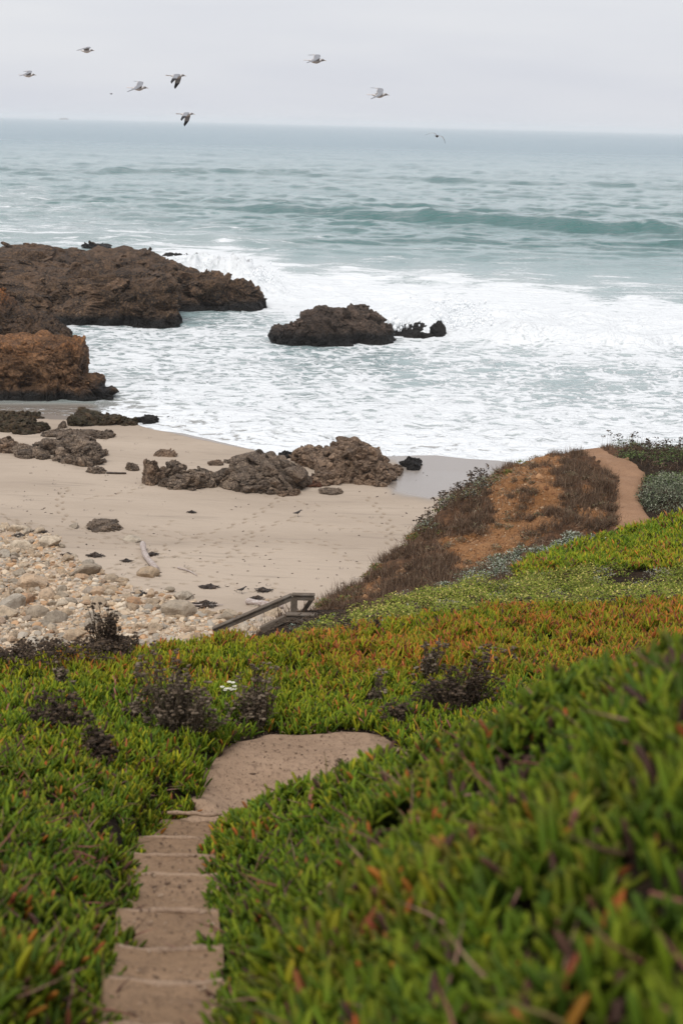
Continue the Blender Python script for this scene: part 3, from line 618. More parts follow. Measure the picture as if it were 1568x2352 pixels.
# stairway: each step a sagging tread of sand with a pale rounded edge
stairs = empty('stairway', (ST[0][0], ST[0][1], ST[0][2]))
tag(stairs, 'narrow sandy earth stairway going down between two banks of green ice plant', 'stairs')
for i in range(len(ST)-1):
    a, b = ST[i], ST[i+1]
    last = i == len(ST)-2
    rise = min(0.17, 0.5*(a[2]-b[2])); ny = 26; nx = 22
    t = np.linspace(0, 1, ny)[:, None]; q = np.linspace(-0.5, 0.5, nx)[None]
    cx_ = a[0]+(b[0]-a[0])*t; wd = (a[3]+(b[3]-a[3])*t)*1.04
    Xs = cx_+q*wd; Ys_ = a[1]+0.03+(b[1]-a[1]-0.03)*t + 0*q + 0.03*vn(q*5+i*3.3, q*0, s=91)*(t > 0.97)
    zz = (a[2]-rise)+(b[2]-a[2]+rise)*t**0.9 - 0.02*(1-(2*q)**2) + 0.015*fbm(Xs*5, Ys_*5, o=4, s=90)
    zz = zz*1.0 + 0*q
    Vt = np.stack([Xs, Ys_, zz], -1).reshape(-1, 3)
    # skirt under the far edge so that it is a solid step
    sk = Vt[-nx:].copy(); sk[:, 2] -= rise+0.05; Vt2 = np.concatenate([Vt, sk])
    if not last: mesh('step', Vt2 - np.array(stairs.location), grid_faces(ny+1, nx), M_STEP, smooth=True, parent=stairs)
    if i >= 1:
        pts = [(a[0]+s_*a[3]*(.85 if last else 1.0)+0.0, a[1]-0.02+0.02*vn(np.array([s_*4+i]), np.array([0.]), s=92)[0], a[2]-0.015+(.09 if last else 0)+0.012*vn(np.array([s_*6+i]), np.array([3.]), s=93)[0]) for s_ in np.linspace(-0.5, 0.5, 12)]
        Vn, Fn = tube(np.array(pts), 0.021+0.004*np.sin(np.arange(12)*1.7+i), 8)
        mesh('step_edge', Vn - np.array(stairs.location), Fn, M_NOSE, smooth=True, parent=stairs)

# ------------------------------------------------------------------ rocks
ICO = {}
for s_ in (1, 2, 3, 4, 5, 6):
    bm = bmesh.new(); bmesh.ops.create_icosphere(bm, subdivisions=s_, radius=1)
    ICO[s_] = (np.array([v.co[:] for v in bm.verts]), np.array([[v.index for v in f.verts] for f in bm.faces])); bm.free()
def chunk(seed, sub, planes=13, worn=14.0, nz=0.05, dmin=0.62, sharp=1.0):
    V, Fc = ICO[sub]; r = np.random.default_rng(seed)
    nn = r.normal(size=(planes, 3)); nn /= np.linalg.norm(nn, axis=1)[:, None]
    d = r.uniform(dmin, 1.0, planes)
    k = (V @ nn.T)/d[None]; k = np.log(np.exp(np.clip(k, -2, 3)*worn).sum(1)+np.exp(worn*0.8))/worn
    W = V/k[:, None]
    W = W*(1+nz*fbm(W[:, 0]*2.5+seed, W[:, 1]*2.5, W[:, 2]*2.5, o=4, s=seed % 1000)[:, None]*2)
    return W, Fc
def lobe(px, pt, pb, wpx, dep, z0=None, water=False):
    """image column px, top row pt, base row pb, width in pixels, depth in metres -> centre, radii"""
    b = PZ(px, pb, 0.0) if water else PB(px, pb)
    Yc = b[1]+dep*0.5; top = PY(px, pt, Yc)[2]; x = PY(px, pb, Yc)[0]
    return np.array([x, Yc, b[2]]), np.array([wpx/F*math.hypot(b[1], H)/2, dep/2, max(top-b[2], 0.12)])
def rock(name, lobes, mat, label, cat='rock', group=None, water=False, sub=3, dens=1.0, csz=0.34, seed=1, core=5, jag=1.0, box=0.85, rel=None, amp=1.0):
    r = np.random.default_rng(seed); mb = MB(); first = None
    for li, lb in enumerate(lobes):
        c, ra = lobe(*lb, water=water)
        if water: c[2] -= 0.25; ra[2] += 0.25
        if first is None: first = c.copy()
        V, Fc = chunk(seed*31+li, core, 18, 30, 0.03, 0.72)
        V = np.sign(V)*np.abs(V)**box; V = V*ra*np.array([1, 1, 0.95])
        s0 = min(ra[0], ra[1], ra[2]*1.6)
        f0 = rel or 0.55/s0; W0 = V+c; dr = V/np.linalg.norm(V, axis=1)[:, None]
        def cz(f, sd): return np.abs(fbm(W0[:, 0]*f+W0[:, 2]*f*.5, W0[:, 1]*f, W0[:, 2]*f*1.5, o=3, g=.4, s=sd))*2.2-.55
        dv = 0.42*cz(f0, seed+5)+0.20*cz(f0*2.6, seed+6)+0.085*cz(f0*6.5, seed+7)+0.035*cz(f0*15, seed+8)
        tn = 0
        for sc__, am_ in ((1.1, .30), (2.9, .13)):
            ct_, st_ = math.cos(.45), math.sin(.45); q0 = W0[:, 0]*ct_+W0[:, 2]*st_; q2 = -W0[:, 0]*st_+W0[:, 2]*ct_; fb = f0*sc__
            wx = fbm(W0[:, 0]*fb*.9, W0[:, 1]*fb*.9, W0[:, 2]*fb*.9, o=2, s=seed+40)*.9; wz = fbm(W0[:, 0]*fb*.9+9, W0[:, 1]*fb*.9, W0[:, 2]*fb*.9, o=2, s=seed+41)*.7
            hb = _h(np.floor(q0*fb*1.1+wx), np.floor(W0[:, 1]*fb*1.3+wz), np.floor(q2*fb*2.0+wz), seed)-.5
            dv = dv+am_*hb*1.6; tn = tn+hb*(.5 if sc__ < 2 else .35)
        V = V + dr*(dv/f0*(.3 if rel is None else .42*amp))[:, None]
        nv = fbm(V[:, 0]/s0*2+li, V[:, 1]/s0*2, V[:, 2]/s0*2+seed, o=5, s=seed)
        nr = 1-np.abs(fbm(V[:, 0]/s0*3.5+li, V[:, 1]/s0*3.5, V[:, 2]/s0*5.5+seed, o=5, g=.6, s=seed+3))*2
        V = V*(1+0.13*jag*nv[:, None]-0.10*jag*nr[:, None]**2+0.05); mb.add(V+c, Fc, np.repeat((1+tn)[:, None], 3, 1))
        nch = int(dens*np.clip(40*(ra[0]*ra[1])/(s0*s0), 16, 330))
        up_ = np.where((V[:, 2] > -0.1*ra[2]) & (V[:, 1] < 0.6*ra[1]))[0]; ja = r.uniform(0, 3.1)
        for k in range(nch):
            p = V[up_[int(r.integers(len(up_)))]].copy(); cs = s0*csz*(0.22+0.95*r.uniform()**2)
            p = p*(1-0.25*cs/max(np.linalg.norm(p), .01))
            W, Fk = chunk(seed*977+li*131+k, sub if cs*F/math.hypot(c[1], H) > 14 else 2, int(r.integers(6, 11)), 45, 0.07, 0.45)
            q = rots(np.array([ja+r.normal(0, .35)]), np.array([0.5+r.normal(0, .3)]), np.array([r.normal(0, .4)]), cs*r.uniform(1.0, 1.7), cs*r.uniform(.7, 1.1), cs*r.uniform(.5, .8))[0]
            mb.add(W @ q.T + p + c, Fk, np.ones(3)*r.uniform(.7, 1.5))
    o = mb.build(name, mat, loc=first)
    return tag(o, label, cat, group)
# headland: four overlapping ridges running out of frame to the left
rock('rocky_headland', [(60, 586, 690, 330, 30), (250, 586, 690, 300, 26), (330, 597, 745-30, 200, 20), (60, 624, 735, 420, 22), (250, 627, 745, 300, 16), (330, 640, 748, 170, 8), (370, 700, 750, 90, 4), (440, 622, 716, 220, 14), (490, 628, 716, 90, 8), (540, 655, 712, 120, 7), (575, 670, 710, 60, 5), (-150, 570, 740, 300, 34)],
     R_HEAD, 'long dark brown rocky headland reaching into the surf from the left edge', 'headland', water=True, dens=1.6, csz=0.10, seed=3, core=6, jag=0.2, box=0.6, rel=.22)
rock('rocky_cliff', [(-10, 690, 830, 120, 14), (50, 712, 830, 130, 12), (110, 735, 830, 90, 9), (135, 775, 840, 50, 5), (-120, 690, 860, 250, 16)],
     R_CLF, 'orange topped rock standing behind the blocky orange rock at the left edge', 'rock', water=True, dens=1.2, csz=0.14, seed=5, core=6, jag=.3, box=.6, rel=.3)
rock('blocky_rock', [(20, 783, 918, 190, 11), (90, 780, 918, 180, 10), (150, 790, 918, 100, 9), (195, 865, 919, 80, 5), (230, 885, 919, 80, 3), (-120, 790, 925, 240, 16)],
     R_ORNG, 'big blocky orange brown rock at the back of the beach on the left edge', 'rock', water=True, dens=1.2, csz=0.13, seed=6, core=6, jag=.2, box=.4, rel=.38)
rock('sea_stack', [(770, 690, 793, 200, 8), (830, 693, 790, 130, 7), (730, 712, 793, 110, 6), (665, 737, 793, 90, 5), (690, 730, 793, 90, 5), (880, 740, 783, 60, 4)],
     R_SEA, 'rounded brown rock with black foot standing alone in the white surf', 'rock', water=True, dens=1.0, csz=0.16, seed=8, core=6, jag=.4, rel=.32, amp=.6)
rock('wave_washed_rock', [(925, 748, 770, 50, 3), (970, 736, 764, 80, 3.5), (1010, 745, 775, 40, 2.5), (955, 757, 777, 70, 2.5)],
     R_BLK, 'low black rock washed by waves just right of the round sea rock', 'rock', water=True, seed=9, csz=0.22, dens=.4, amp=.5, rel=.8)
for k, (lb, lab) in enumerate([((225, 559, 572, 62, 6), 'small dark rock poking from the sea beyond the headland, above its middle'),
                               ((408, 583, 593, 60, 4), 'low dark rock in white water just past the headland top, with foam round it'),
                               ((458, 582, 588, 22, 3), 'tiniest dark rock tip in the surf beyond the headland, farthest right of them')]):
    rock('offshore_rock', [lb], R_BLK if k else R_HEAD, lab, water=True, seed=20+k, csz=0.4, group='rocks off the headland')
for k, (lb, lab) in enumerate([((575, 612, 640, 50, 3), 'black rock half buried in the white splash above the headland tip'), ((548, 612, 632, 30, 3), 'smaller black rock left in the white splash over the headland tip')]):
    c, ra = lobe(*lb, water=True)
    rock('splashed_rock', [(lb[0], lb[1]+6, lb[2]+14, lb[3], lb[4])], R_BLK, lab, water=True, seed=30+k, csz=0.5, group='rocks in the splash')
# beach outcrops
rock('rock_outcrop', [(345, 1050, 1114, 46, 1.4), (372, 1078, 1112, 36, 1.2)], R_BCH2, 'tall pointed slab of tan rock at the left end of the beach outcrop', csz=0.22, seed=41, dens=0.5, jag=0.5)
rock('rock_outcrop', [(400, 1063, 1112, 60, 2), (430, 1078, 1124, 80, 2), (470, 1085, 1120, 70, 2), (400, 1092, 1122, 70, 1.5)], R_BCH, 'jagged grey brown rubble outcrop right beside the tall pointed slab', csz=0.4, seed=42, dens=1.3)
rock('rock_outcrop', [(580, 1040, 1100, 110, 3), (550, 1075, 1125, 100, 2.2), (630, 1062, 1130, 130, 3), (610, 1090, 1136, 130, 2.2), (665, 1075, 1110, 60, 2), (520, 1085, 1120, 70, 2), (600, 1048, 1090, 60, 2)], R_BCH, 'craggy middle outcrop of brown rock between the pointed slab and the tallest outcrop', csz=0.36, seed=43, dens=1.4)
rock('rock_outcrop', [(710, 1020, 1070, 70, 3), (760, 1028, 1085, 110, 3.5), (800, 1018, 1110, 120, 4), (850, 1028, 1112, 100, 4), (790, 1050, 1110, 120, 3), (860, 1060, 1112, 80, 3), (870, 1085, 1118, 50, 2), (910, 1070, 1092, 30, 2), (750, 1075, 1115, 70, 2.4)], R_BCH2, 'tallest rounded brown outcrop at the water end of the beach rocks', csz=0.34, seed=44, dens=1.5)
rock('red_rock', [(715, 1102, 1120, 60, 2), (745, 1098, 1115, 50, 1.5)], R_RED, 'low reddish rock in the gap before the tallest outcrop', seed=45, csz=0.5)
rock('flat_rock', [(760, 1124, 1138, 60, 1.6)], R_BCH, 'flat dark slab in the sand at the foot of the tallest outcrop', seed=46, csz=0.3)
rock('flat_rock', [(660, 1125, 1140, 50, 1.2)], R_BCH2, 'low rounded pinkish rock at the front foot of the middle outcrop', seed=47, csz=0.3)
rock('wet_rock', [(945, 1053, 1074, 46, 1.6)], R_BLK, 'black weedy rock on the wet shiny sand right of the outcrops', seed=48, csz=0.4)
rock('wet_rock', [(950, 1074, 1080, 30, 0.8)], R_BLK, 'scatter of low black stones in front of the black rock on the shiny sand', seed=49, csz=0.4)
rock('wet_rock', [(658, 1037, 1053, 34, 1.2)], R_BLK, 'round black rock at the water edge behind the middle of the outcrops', seed=50, csz=0.3)
rock('rock', [(380, 1034, 1050, 54, 1.3)], R_BCH2, 'low split tan rock on the sand behind the tall pointed slab', seed=51, csz=0.3)
rock('rock', [(303, 1063, 1082, 28, 0.9)], R_BCH, 'lone grey rock on the sand left of the tall pointed slab', seed=52, csz=0.3)
rock('rock', [(222, 1073, 1088, 38, 1.0)], R_BCH, 'dark wedge shaped rock on the sand with a stick beside it', seed=53, csz=0.3)
rock('rock', [(495, 1058, 1070, 40, 1)], R_BCH2, 'pale tan rock resting on sand behind the jagged rubble outcrop', seed=54, csz=0.25)
rock('rock', [(528, 1055, 1066, 26, 1)], R_BCH, 'small brown rock behind the middle outcrop, next to a pale tan one', seed=55, csz=0.25)
# left group
rock('rock_outcrop', [(175, 1012, 1060, 110, 3), (150, 1005, 1050, 60, 2.5), (205, 1030, 1070, 70, 2), (160, 1040, 1065, 70, 2), (195, 1045, 1072, 50, 1.5), (225, 1035, 1050, 50, 1.5)], R_BCH, 'steep grey brown outcrop tilting right among the rocks on the left of the beach', csz=0.34, seed=61, dens=1.3)
rock('rock_outcrop', [(110, 1012, 1040, 80, 2), (90, 1025, 1050, 60, 1.6), (60, 1030, 1052, 50, 1.6), (100, 1040, 1056, 30, 1)], R_BCH, 'low broken rocks just left of the steep tilting outcrop', csz=0.45, seed=62)
rock('rock_outcrop', [(15, 1015, 1042, 80, 2), (10, 1008, 1030, 40, 2)], R_BCH2, 'low tan rocks at the left edge of the beach in front of the weedy ledge', csz=0.4, seed=63)
rock('rock_ledge', [(20, 952, 985, 120, 5), (75, 972, 998, 70, 3), (35, 965, 995, 90, 3)], R_KLP, 'weedy brown rock ledge at the left edge below the shallow brown pool', csz=0.3, seed=64)
rock('rock_ledge', [(200, 948, 980, 70, 3.5), (240, 955, 978, 90, 3), (290, 962, 978, 60, 2)], R_KLP, 'long low weedy brown ledge at the water edge with tapering right end', csz=0.33, seed=65)
rock('rock_ledge', [(150, 990, 1005, 90, 2.4), (235, 992, 1008, 60, 2), (190, 990, 1002, 60, 2)], R_BCH, 'low ragged ledge behind the steep tilting outcrop', csz=0.4, seed=66)
rock('rock', [(143, 968, 985, 22, 0.9)], R_BCH, 'small upright rock standing in the sand between the two weedy ledges', seed=67, csz=0.2)
rock('rock', [(72, 948, 964, 44, 1.8)], R_KLP, 'small weedy hump between the left edge ledge and the brown pool', seed=68, csz=0.3)
for k, (lb, lab) in enumerate([((340, 955, 976, 42, 2), 'dark weedy rock at the end of the long ledge in the swash'), ((403, 960, 972, 56, 1.6), 'flat black rock awash, third from the long ledge'), ((519, 961, 978, 32, 1.3), 'small round black rock alone in the foam, farthest right of the wet ones')]):
    rock('wet_rock', [lb], R_BLK, lab, seed=70+k, csz=0.35, group='black rocks in the swash')
o = rock('boulder', [(240, 1195, 1222, 84, 1.8)], R_BCH, 'large flat topped dark grey boulder alone on the open sand', 'boulder', seed=75, csz=0.16, dens=0.4, jag=0.5)
rock('distant_rock', [(146, 271, 274, 20, 60)], R_HEAD, 'tiny dark rock far out near the horizon on the left', water=True, seed=76, csz=0.4)

sr = np.exp(rng.normal(-2.7, .45, len(spr))); I_ = ICO[1]
a, b, c = stamp(I_[0], [I_[1]], rots(sr*0, sr*0, sr*0, sr, sr, sr*1.5), spr)
m = M('spray', .8, .2); m.col((0.85, 0.87, 0.88)); tag(mesh('sea_spray', a, b, m.m, smooth=True), 'white drops of spray thrown up where waves hit the rocks', 'spray', kind='stuff')
# cobbles: individuals over shared meshes
VAR = []
for k in range(10):
    V, Fc = chunk(500+k*7, 4, 8+k % 4, 45 if k % 4 else 16, 0.06, 0.5)
    V = V*np.array([1.15, 0.88, 0.7])
    ob = mesh('cobble', V, Fc, M_COB, smooth=False); VAR.append(ob.data); bpy.data.objects.remove(ob)
placed = []
def cobble(px, py, wpx, name, label, group, var=None, squash=1.0, cat='stone', tallness=1.0):
    p = PB(px, py); r_ = wpx/F*math.hypot(p[1], H)/2*(0.82 if cat == 'boulder' else 1)
    o = bpy.data.objects.new(name, VAR[var if var is not None else int(rng.integers(10))]); sc.collection.objects.link(o)
    o.location = (p[0], p[1]+r_*0.4, p[2]+r_*0.16*squash*tallness); o.scale = (r_, r_*0.95, r_*squash*tallness*1.15)
    o.rotation_euler = (rng.uniform(-.3, .3), rng.uniform(-.3, .3), rng.uniform(0, 6.28)); placed.append((p[0], p[1], r_))
    return tag(o, label, cat, group)
BIG = [(340, 1325, 48, 'tan boulder leaning against the white driftwood log'), (112, 1256, 60, 'rounded brown boulder at the upper left rim of the rubble'),
 (52, 1262, 54, 'reddish brown boulder on the upper rim of the rubble near the left edge'), (10, 1215, 34, 'rounded grey boulder half out of frame above the rubble'), (192, 1322, 76, 'angular grey boulder, largest on the upper rim of the rubble'),
 (150, 1290, 44, 'flat grey stone behind the angular grey boulder'), (22, 1400, 70, 'big squared tan block at the left edge of the rubble'), (62, 1385, 50, 'orange brown squared block beside the big tan block'),
 (108, 1375, 46, 'brown angular block right of the orange brown one'), (75, 1350, 70, 'broad pale flat boulder in the upper middle of the rubble'), (410, 1415, 74, 'largest pale cream boulder at the right of the rubble'),
 (418, 1378, 46, 'grey brown squared boulder just behind the pale cream boulder'), (128, 1430, 52, 'tan angular boulder in the middle of the rubble, low in view'), (208, 1442, 48, 'round grey boulder low in the rubble above the dark shrubs'),
 (250, 1360, 38, 'upright grey boulder at the right rim of the rubble'), (205, 1362, 40, 'tan stone left of the upright grey boulder'), (345, 1372, 40, 'flat tan stone sunk in the sand beyond the rubble'), (302, 1400, 42, 'pale stone in front of the flat sunken tan stone'),
 (240, 1450, 46, 'broad grey stone right of the round grey boulder'), (560, 1450, 40, 'pale rounded boulder behind the sloping handrail'), (610, 1393, 34, 'tan boulder on the driftwood beam behind the handrail'), (625, 1415, 50, 'flat pale boulder under the handrail post'),
 (580, 1392, 30, 'small grey boulder left of the driftwood beam behind the handrail'), (45, 1325, 42, 'flat tan stone on the left slope of the rubble'), (170, 1212, 34, 'low tan rock sunk in the sand beside the dark grey boulder'), (302, 1245, 44, 'low grey rock buried in sand above the driftwood log')]
for i, (px, py, wd, lab) in enumerate(BIG): cobble(px, py, wd, 'boulder', lab, None, var=i % 10, cat='boulder', tallness=1.0 if i not in (24, 25, 22) else 0.6)
cnt = 0; tries = 0
while cnt < 270 and tries < 20000:
    tries += 1
    px, py = rng.uniform(-20, 640), rng.uniform(1215, 1500)
    if not inpoly(np.array([px]), np.array([py]), cobpoly)[0]: continue
    dens = min(1, 0.25+0.75*(1-px/700))*(0.4 if py < 1290 and px > 120 else 1)
    if rng.uniform() > dens: continue
    wd = float(np.clip(12*math.exp(rng.normal(0, 0.55))+2, 8, 40))*(1.15 if py > 1300 else 1)
    p = PB(px, py); r_ = wd/F*math.hypot(p[1], H)/2
    if any((p[0]-a)**2+(p[1]-b)**2 < (0.72*(r_+c))**2 for a, b, c in placed): continue
    cobble(px, py, wd, 'cobble', 'tan, grey or rusty cobble lying loose in the rubble of stones below the bluff', 'loose cobbles in the rubble at the left of the beach'); cnt += 1
# the rest of the stones and gravel: one object
n_ = 21000
px = rng.uniform(-120, 700, n_); py = rng.uniform(1200, 1560, n_)
k = inpoly(px, py, cobpoly); e = pdist(px, py, cobpoly); k &= (rng.uniform(size=n_) < 0.25+e/45)
px, py = px[k], py[k]
pts = []
z = np.full(len(px), 0.8)
for _ in range(8):
    d = np.stack([(px-784)/F, -(py-1176)/F, -np.ones_like(px)], -1) @ RM.T; t = (z-H)/d[:, 2]
    gx, gy = d[:, 0]*t, d[:, 1]*t; z = beach(gx, gy)
sz = np.clip(0.042*np.exp(rng.normal(0, 0.6, len(px))), 0.018, 0.2)
pal = np.array([(0.54, 0.42, 0.30), (0.44, 0.33, 0.22), (0.40, 0.35, 0.285), (0.60, 0.50, 0.38), (0.48, 0.30, 0.17), (0.34, 0.29, 0.23), (0.58, 0.46, 0.33)])
gcol = pal[rng.integers(0, len(pal), len(px))]*rng.uniform(0.75, 1.15, (len(px), 1))
mb = MB()
for k in range(6):
    V, Fc = chunk(900+k, 2, 9, 14, 0.04); V = V*np.array([1.25, 0.95, 0.7]); m_ = np.arange(len(px)) % 6 == k
    Rr = rots(rng.uniform(0, 6.28, m_.sum()), rng.uniform(0, .5, m_.sum()), rng.uniform(0, 6.28, m_.sum()), sz[m_], sz[m_], sz[m_])
    a, b, c = stamp(V, Fc, Rr, np.stack([gx[m_], gy[m_], z[m_]+sz[m_]*0.12], -1), gcol[m_]); mb.add(a, b, c)
tag(mb.build('gravel', M_GRV), 'tan and orange gravel and small stones filling the rubble below the bluff', 'gravel', kind='stuff')
# dark specks, shells and wrack bits on the sand
n_ = 260
px = rng.uniform(-20, 980, n_); py = 1060+rng.uniform(0, 1, n_)**0.7*330
PB_ = np.array([PB(a, b) for a, b in zip(px, py)])
sz = rng.uniform(0.012, 0.035, n_); V, Fc = chunk(77, 2, 9)
Rr = rots(rng.uniform(0, 6.28, n_), rng.uniform(0, .3, n_), rng.uniform(0, 6.28, n_), sz*rng.uniform(1, 3.5, n_), sz, sz*0.5)
a, b, c = stamp(V, Fc, Rr, PB_+np.array([0, 0, 0.01]), np.array([(0.05, 0.035, 0.025), (0.09, 0.065, 0.045), (0.03, 0.02, 0.015)])[rng.integers(0, 3, n_)])
tag(mesh('beach_wrack', a, b, M_GRV, cols=c), 'scattered dark bits of seaweed and shell on the sand', 'seaweed', kind='stuff')

# kelp heaps
def kelp(px, py, wpx, label, n=26, stretch=1.0):
    c = PB(px, py); R_ = wpx/F*math.hypot(c[1], H)/2; mb = MB()
    V, Fc = chunk(int(px), 3, 10); V = V*np.array([R_*0.6*stretch, R_*0.5, R_*0.22]); mb.add(V+np.array([0, 0, 0.02]), Fc)
    for k in range(n):
        a = rng.uniform(0, 6.28); l = R_*rng.uniform(0.5, 1.15); q = rng.uniform(-1, 1)
        t = np.linspace(0, 1, 7); x = math.cos(a)*l*t*stretch+0.12*R_*np.sin(t*5+q*3); y = math.sin(a)*l*t*0.9+0.12*R_*np.cos(t*6+q)
        zz = R_*0.26*(1-t)**1.5*(1+q*.3)+0.02+0.03*np.abs(np.sin(t*7+q)); b = np.array([beach(c[0]+x, c[1]+y)]).ravel()-c[2]
        V, Fc = tube(np.stack([x, y, zz+b*0.9], -1), R_*0.055*(1-0.6*t)+0.008, 5); mb.add(V, Fc)
    o = mb.build('kelp_heap', M_KELP); o.location = tuple(c)
    return tag(o, label, 'seaweed', 'kelp heaps on the beach')
for a in [(482, 1350, 44, 'coiled brown kelp heap on sand with tail trailing right'), (603, 1358, 40, 'thin dark kelp heap on sand above the handrail, the farther one'), (592, 1376, 34, 'dark kelp heap on sand just above the sloping handrail, the nearer one'), (470, 1392, 66, 'wide flat tangle of black kelp beside the pale boulders'),
          (440, 1178, 24, 'small black kelp lump alone in the middle of the open sand'), (348, 1275, 34, 'black kelp under the upper end of the white driftwood log'), (290, 1290, 28, 'small dark kelp strand at the rim of the rubble'), (155, 1278, 40, 'flat dark kelp left of the angular grey boulder'), (93, 1222, 40, 'dark kelp and bark lying above the brown boulder'),
          (45, 1232, 34, 'dark kelp clump near the left edge above the rubble'), (218, 1278, 44, 'thin dark kelp line on sand above the upright grey boulder'), (320, 1365, 40, 'dark kelp strips among the flat tan stones')]: kelp(*a)
def log(name, p0, p1, r0, r1, label, cat='driftwood', mat=None, bend=0.05):
    p0, p1 = np.array(p0), np.array(p1); c = (p0+p1)/2; t = np.linspace(0, 1, 12)[:, None]
    pts = p0+(p1-p0)*t; side = np.cross(p1-p0, [0, 0, 1]); pts = pts+side*bend*np.sin(t*3.0)
    ln = np.linalg.norm(p1-p0)
    V, Fc = tube(pts-c, (r0+(r1-r0)*t[:, 0])*(1+0.12*np.sin(t[:, 0]*17)), 10)
    V = V+0.18*r0*np.stack([fbm(V[:, 0]*4, V[:, 1]*4, V[:, 2]*9, s=q) for q in (1, 2, 3)], -1)
    mb = MB(); mb.add(V, Fc)
    for e in (0, 11): mb.add(V[e*10:e*10+10], np.array([np.arange(10) if e else np.arange(10)[::-1]]))
    o = mb.build(name, mat or M_DRIFT, smooth=True); o.location = tuple(c); return tag(o, label, cat)
a, b = PB(328, 1262), PB(363, 1312); log('driftwood_log', a+[0, 0, .28], b+[0, 0, .1], 0.13, 0.12, 'pale bleached driftwood log leaning on the sand above the rubble')
a, b = PB(408, 1307), PB(452, 1324); log('driftwood_branch', a+[0, 0, .07], b+[0, 0, .03], 0.04, 0.02, 'thin brown driftwood branch on the sand right of the white log', bend=-.08)
a, b = PB(245, 1088), PB(290, 1089); log('driftwood_branch', a+[0, 0, .06], b+[0, 0, .06], 0.07, 0.05, 'dark stick lying on the sand beside the wedge shaped rock', mat=M_KELP)
a, b = PB(567, 1388), PB(650, 1398); log('driftwood_beam', a+[0, 0, .14], b+[0, 0, .12], 0.13, 0.12, 'grey driftwood beam lying on the sand behind the handrail')
a, b = PB(430, 1395), PB(512, 1392); log('driftwood_branch', a+[0, 0, .12], b+[0, 0, .06], 0.03, 0.02, 'thin pale branch lying across the wide black kelp tangle')

# ------------------------------------------------------------------ handrail
def beam(name, p0, p1, wd, ht, parent, mat=M_WOOD):
    p0, p1 = np.array(p0, float), np.array(p1, float); d = p1-p0; ln = np.linalg.norm(d)
    bm = bmesh.new(); bmesh.ops.create_cube(bm, size=1); bmesh.ops.scale(bm, vec=(ln, wd, ht), verts=bm.verts)
    bmesh.ops.bevel(bm, geom=bm.edges[:], offset=0.008, segments=2, affect='EDGES')
    me = bpy.data.meshes.new(name); bm.to_mesh(me); bm.free(); me.materials.append(mat)
    o = bpy.data.objects.new(name, me); sc.collection.objects.link(o); o.parent = parent
    q = Vector(d).to_track_quat('X', 'Z'); o.rotation_mode = 'QUATERNION'; o.rotation_quaternion = q
    o.location = Vector((p0+p1)/2)-parent.location
    return o
Y0 = 29.0
A = PY(672, 1372, Y0); B = PY(721, 1369, Y0+0.0); B[2] = A[2]; Dn = PY(500, 1446, Y0-0.1)
hr = empty('handrail', (A[0], Y0, A[2]-1.2)); tag(hr, 'weathered grey wooden handrail of the stair down to the beach', 'handrail')
dirn = (Dn-A)/np.linalg.norm(Dn-A)
beam('top_rail', A, B, 0.114, 0.104, hr); beam('sloping_rail', A+dirn*0.01+[0, 0, .0], Dn+dirn*0.1, 0.11, 0.10, hr)
beam('rail_cap', A+[-0.02, 0, .068], B+[0.02, 0, .068], 0.16, 0.032, hr); up = np.array([0, 0, 1])-dirn*dirn[2]; up /= np.linalg.norm(up)
beam('rail_cap', A+up*0.066, Dn+dirn*0.1+up*0.066, 0.158, 0.030, hr)
beam('post', A+[0.03, 0.01, -0.052], A+[0.03, 0.01, -1.5], 0.14, 0.14, hr); beam('post', Dn+dirn*0.02+[0, 0.0, -0.05], Dn+dirn*0.02+[0, 0, -1.5], 0.12, 0.12, hr)
beam('brace', B+[-0.02, 0.25, -0.06], A+[0.10, 0.25, -0.62], 0.09, 0.09, hr)
l0 = PY(657, 1420, Y0-0.9); l1 = PY(726, 1419, Y0-0.9); l1[2] = l0[2]; l2 = PY(600, 1447, Y0-0.95)
hl = empty('handrail', (l0[0], Y0-0.9, l0[2]-1.0)); tag(hl, 'lower mossy wooden rail with a bend, half hidden in dark shrubs below the tall handrail', 'handrail')
beam('top_rail', l0, l1, 0.13, 0.15, hl); beam('sloping_rail', l0-[0.005, 0, 0], l2, 0.126, 0.14, hl); beam('rail_cap', l0+[-0.01, 0, .09], l1+[0.02, 0, .09], 0.18, 0.035, hl)
beam('post', l1+[-0.1, 0, -0.075], l1+[-0.1, 0, -1.1], 0.11, 0.11, hl)

# ------------------------------------------------------------------ plants
def leaf_template(sec, bend=0.22):
    V = []
    for i, t in enumerate(sec[:-1]):
        r = [0.75, 1.0, 0.98, 0.72][min(3, int(round(t*3.4)))]
        for j in range(3):
            a = 2*math.pi*j/3; V.append((r*math.cos(a)+bend*t*t*8, r*math.sin(a), t))
    V.append((bend*8, 0, 1.0)); m_ = len(sec)-1; Fq = []; Ft = []
    for i in range(m_-1):
        for j in range(3): Fq.append((i*3+j, i*3+(j+1) % 3, i*3+3+(j+1) % 3, i*3+3+j))
    for j in range(3): Ft.append(((m_-1)*3+j, (m_-1)*3+(j+1) % 3, m_*3))
    T = np.array(V); return T, [np.array(Fq), np.array(Ft)], T[:, 2].copy()
def mixc(a, b, f): return a+(b-a)*f[..., None]
GREEN = np.array([(0.075, 0.125, 0.010), (0.11, 0.165, 0.012), (0.055, 0.10, 0.012), (0.15, 0.19, 0.014)])
YEL = np.array([(0.19, 0.22, 0.012), (0.26, 0.255, 0.015), (0.14, 0.20, 0.012)])
RED = np.array([(0.42, 0.085, 0.03), (0.34, 0.07, 0.045), (0.48, 0.16, 0.03)])
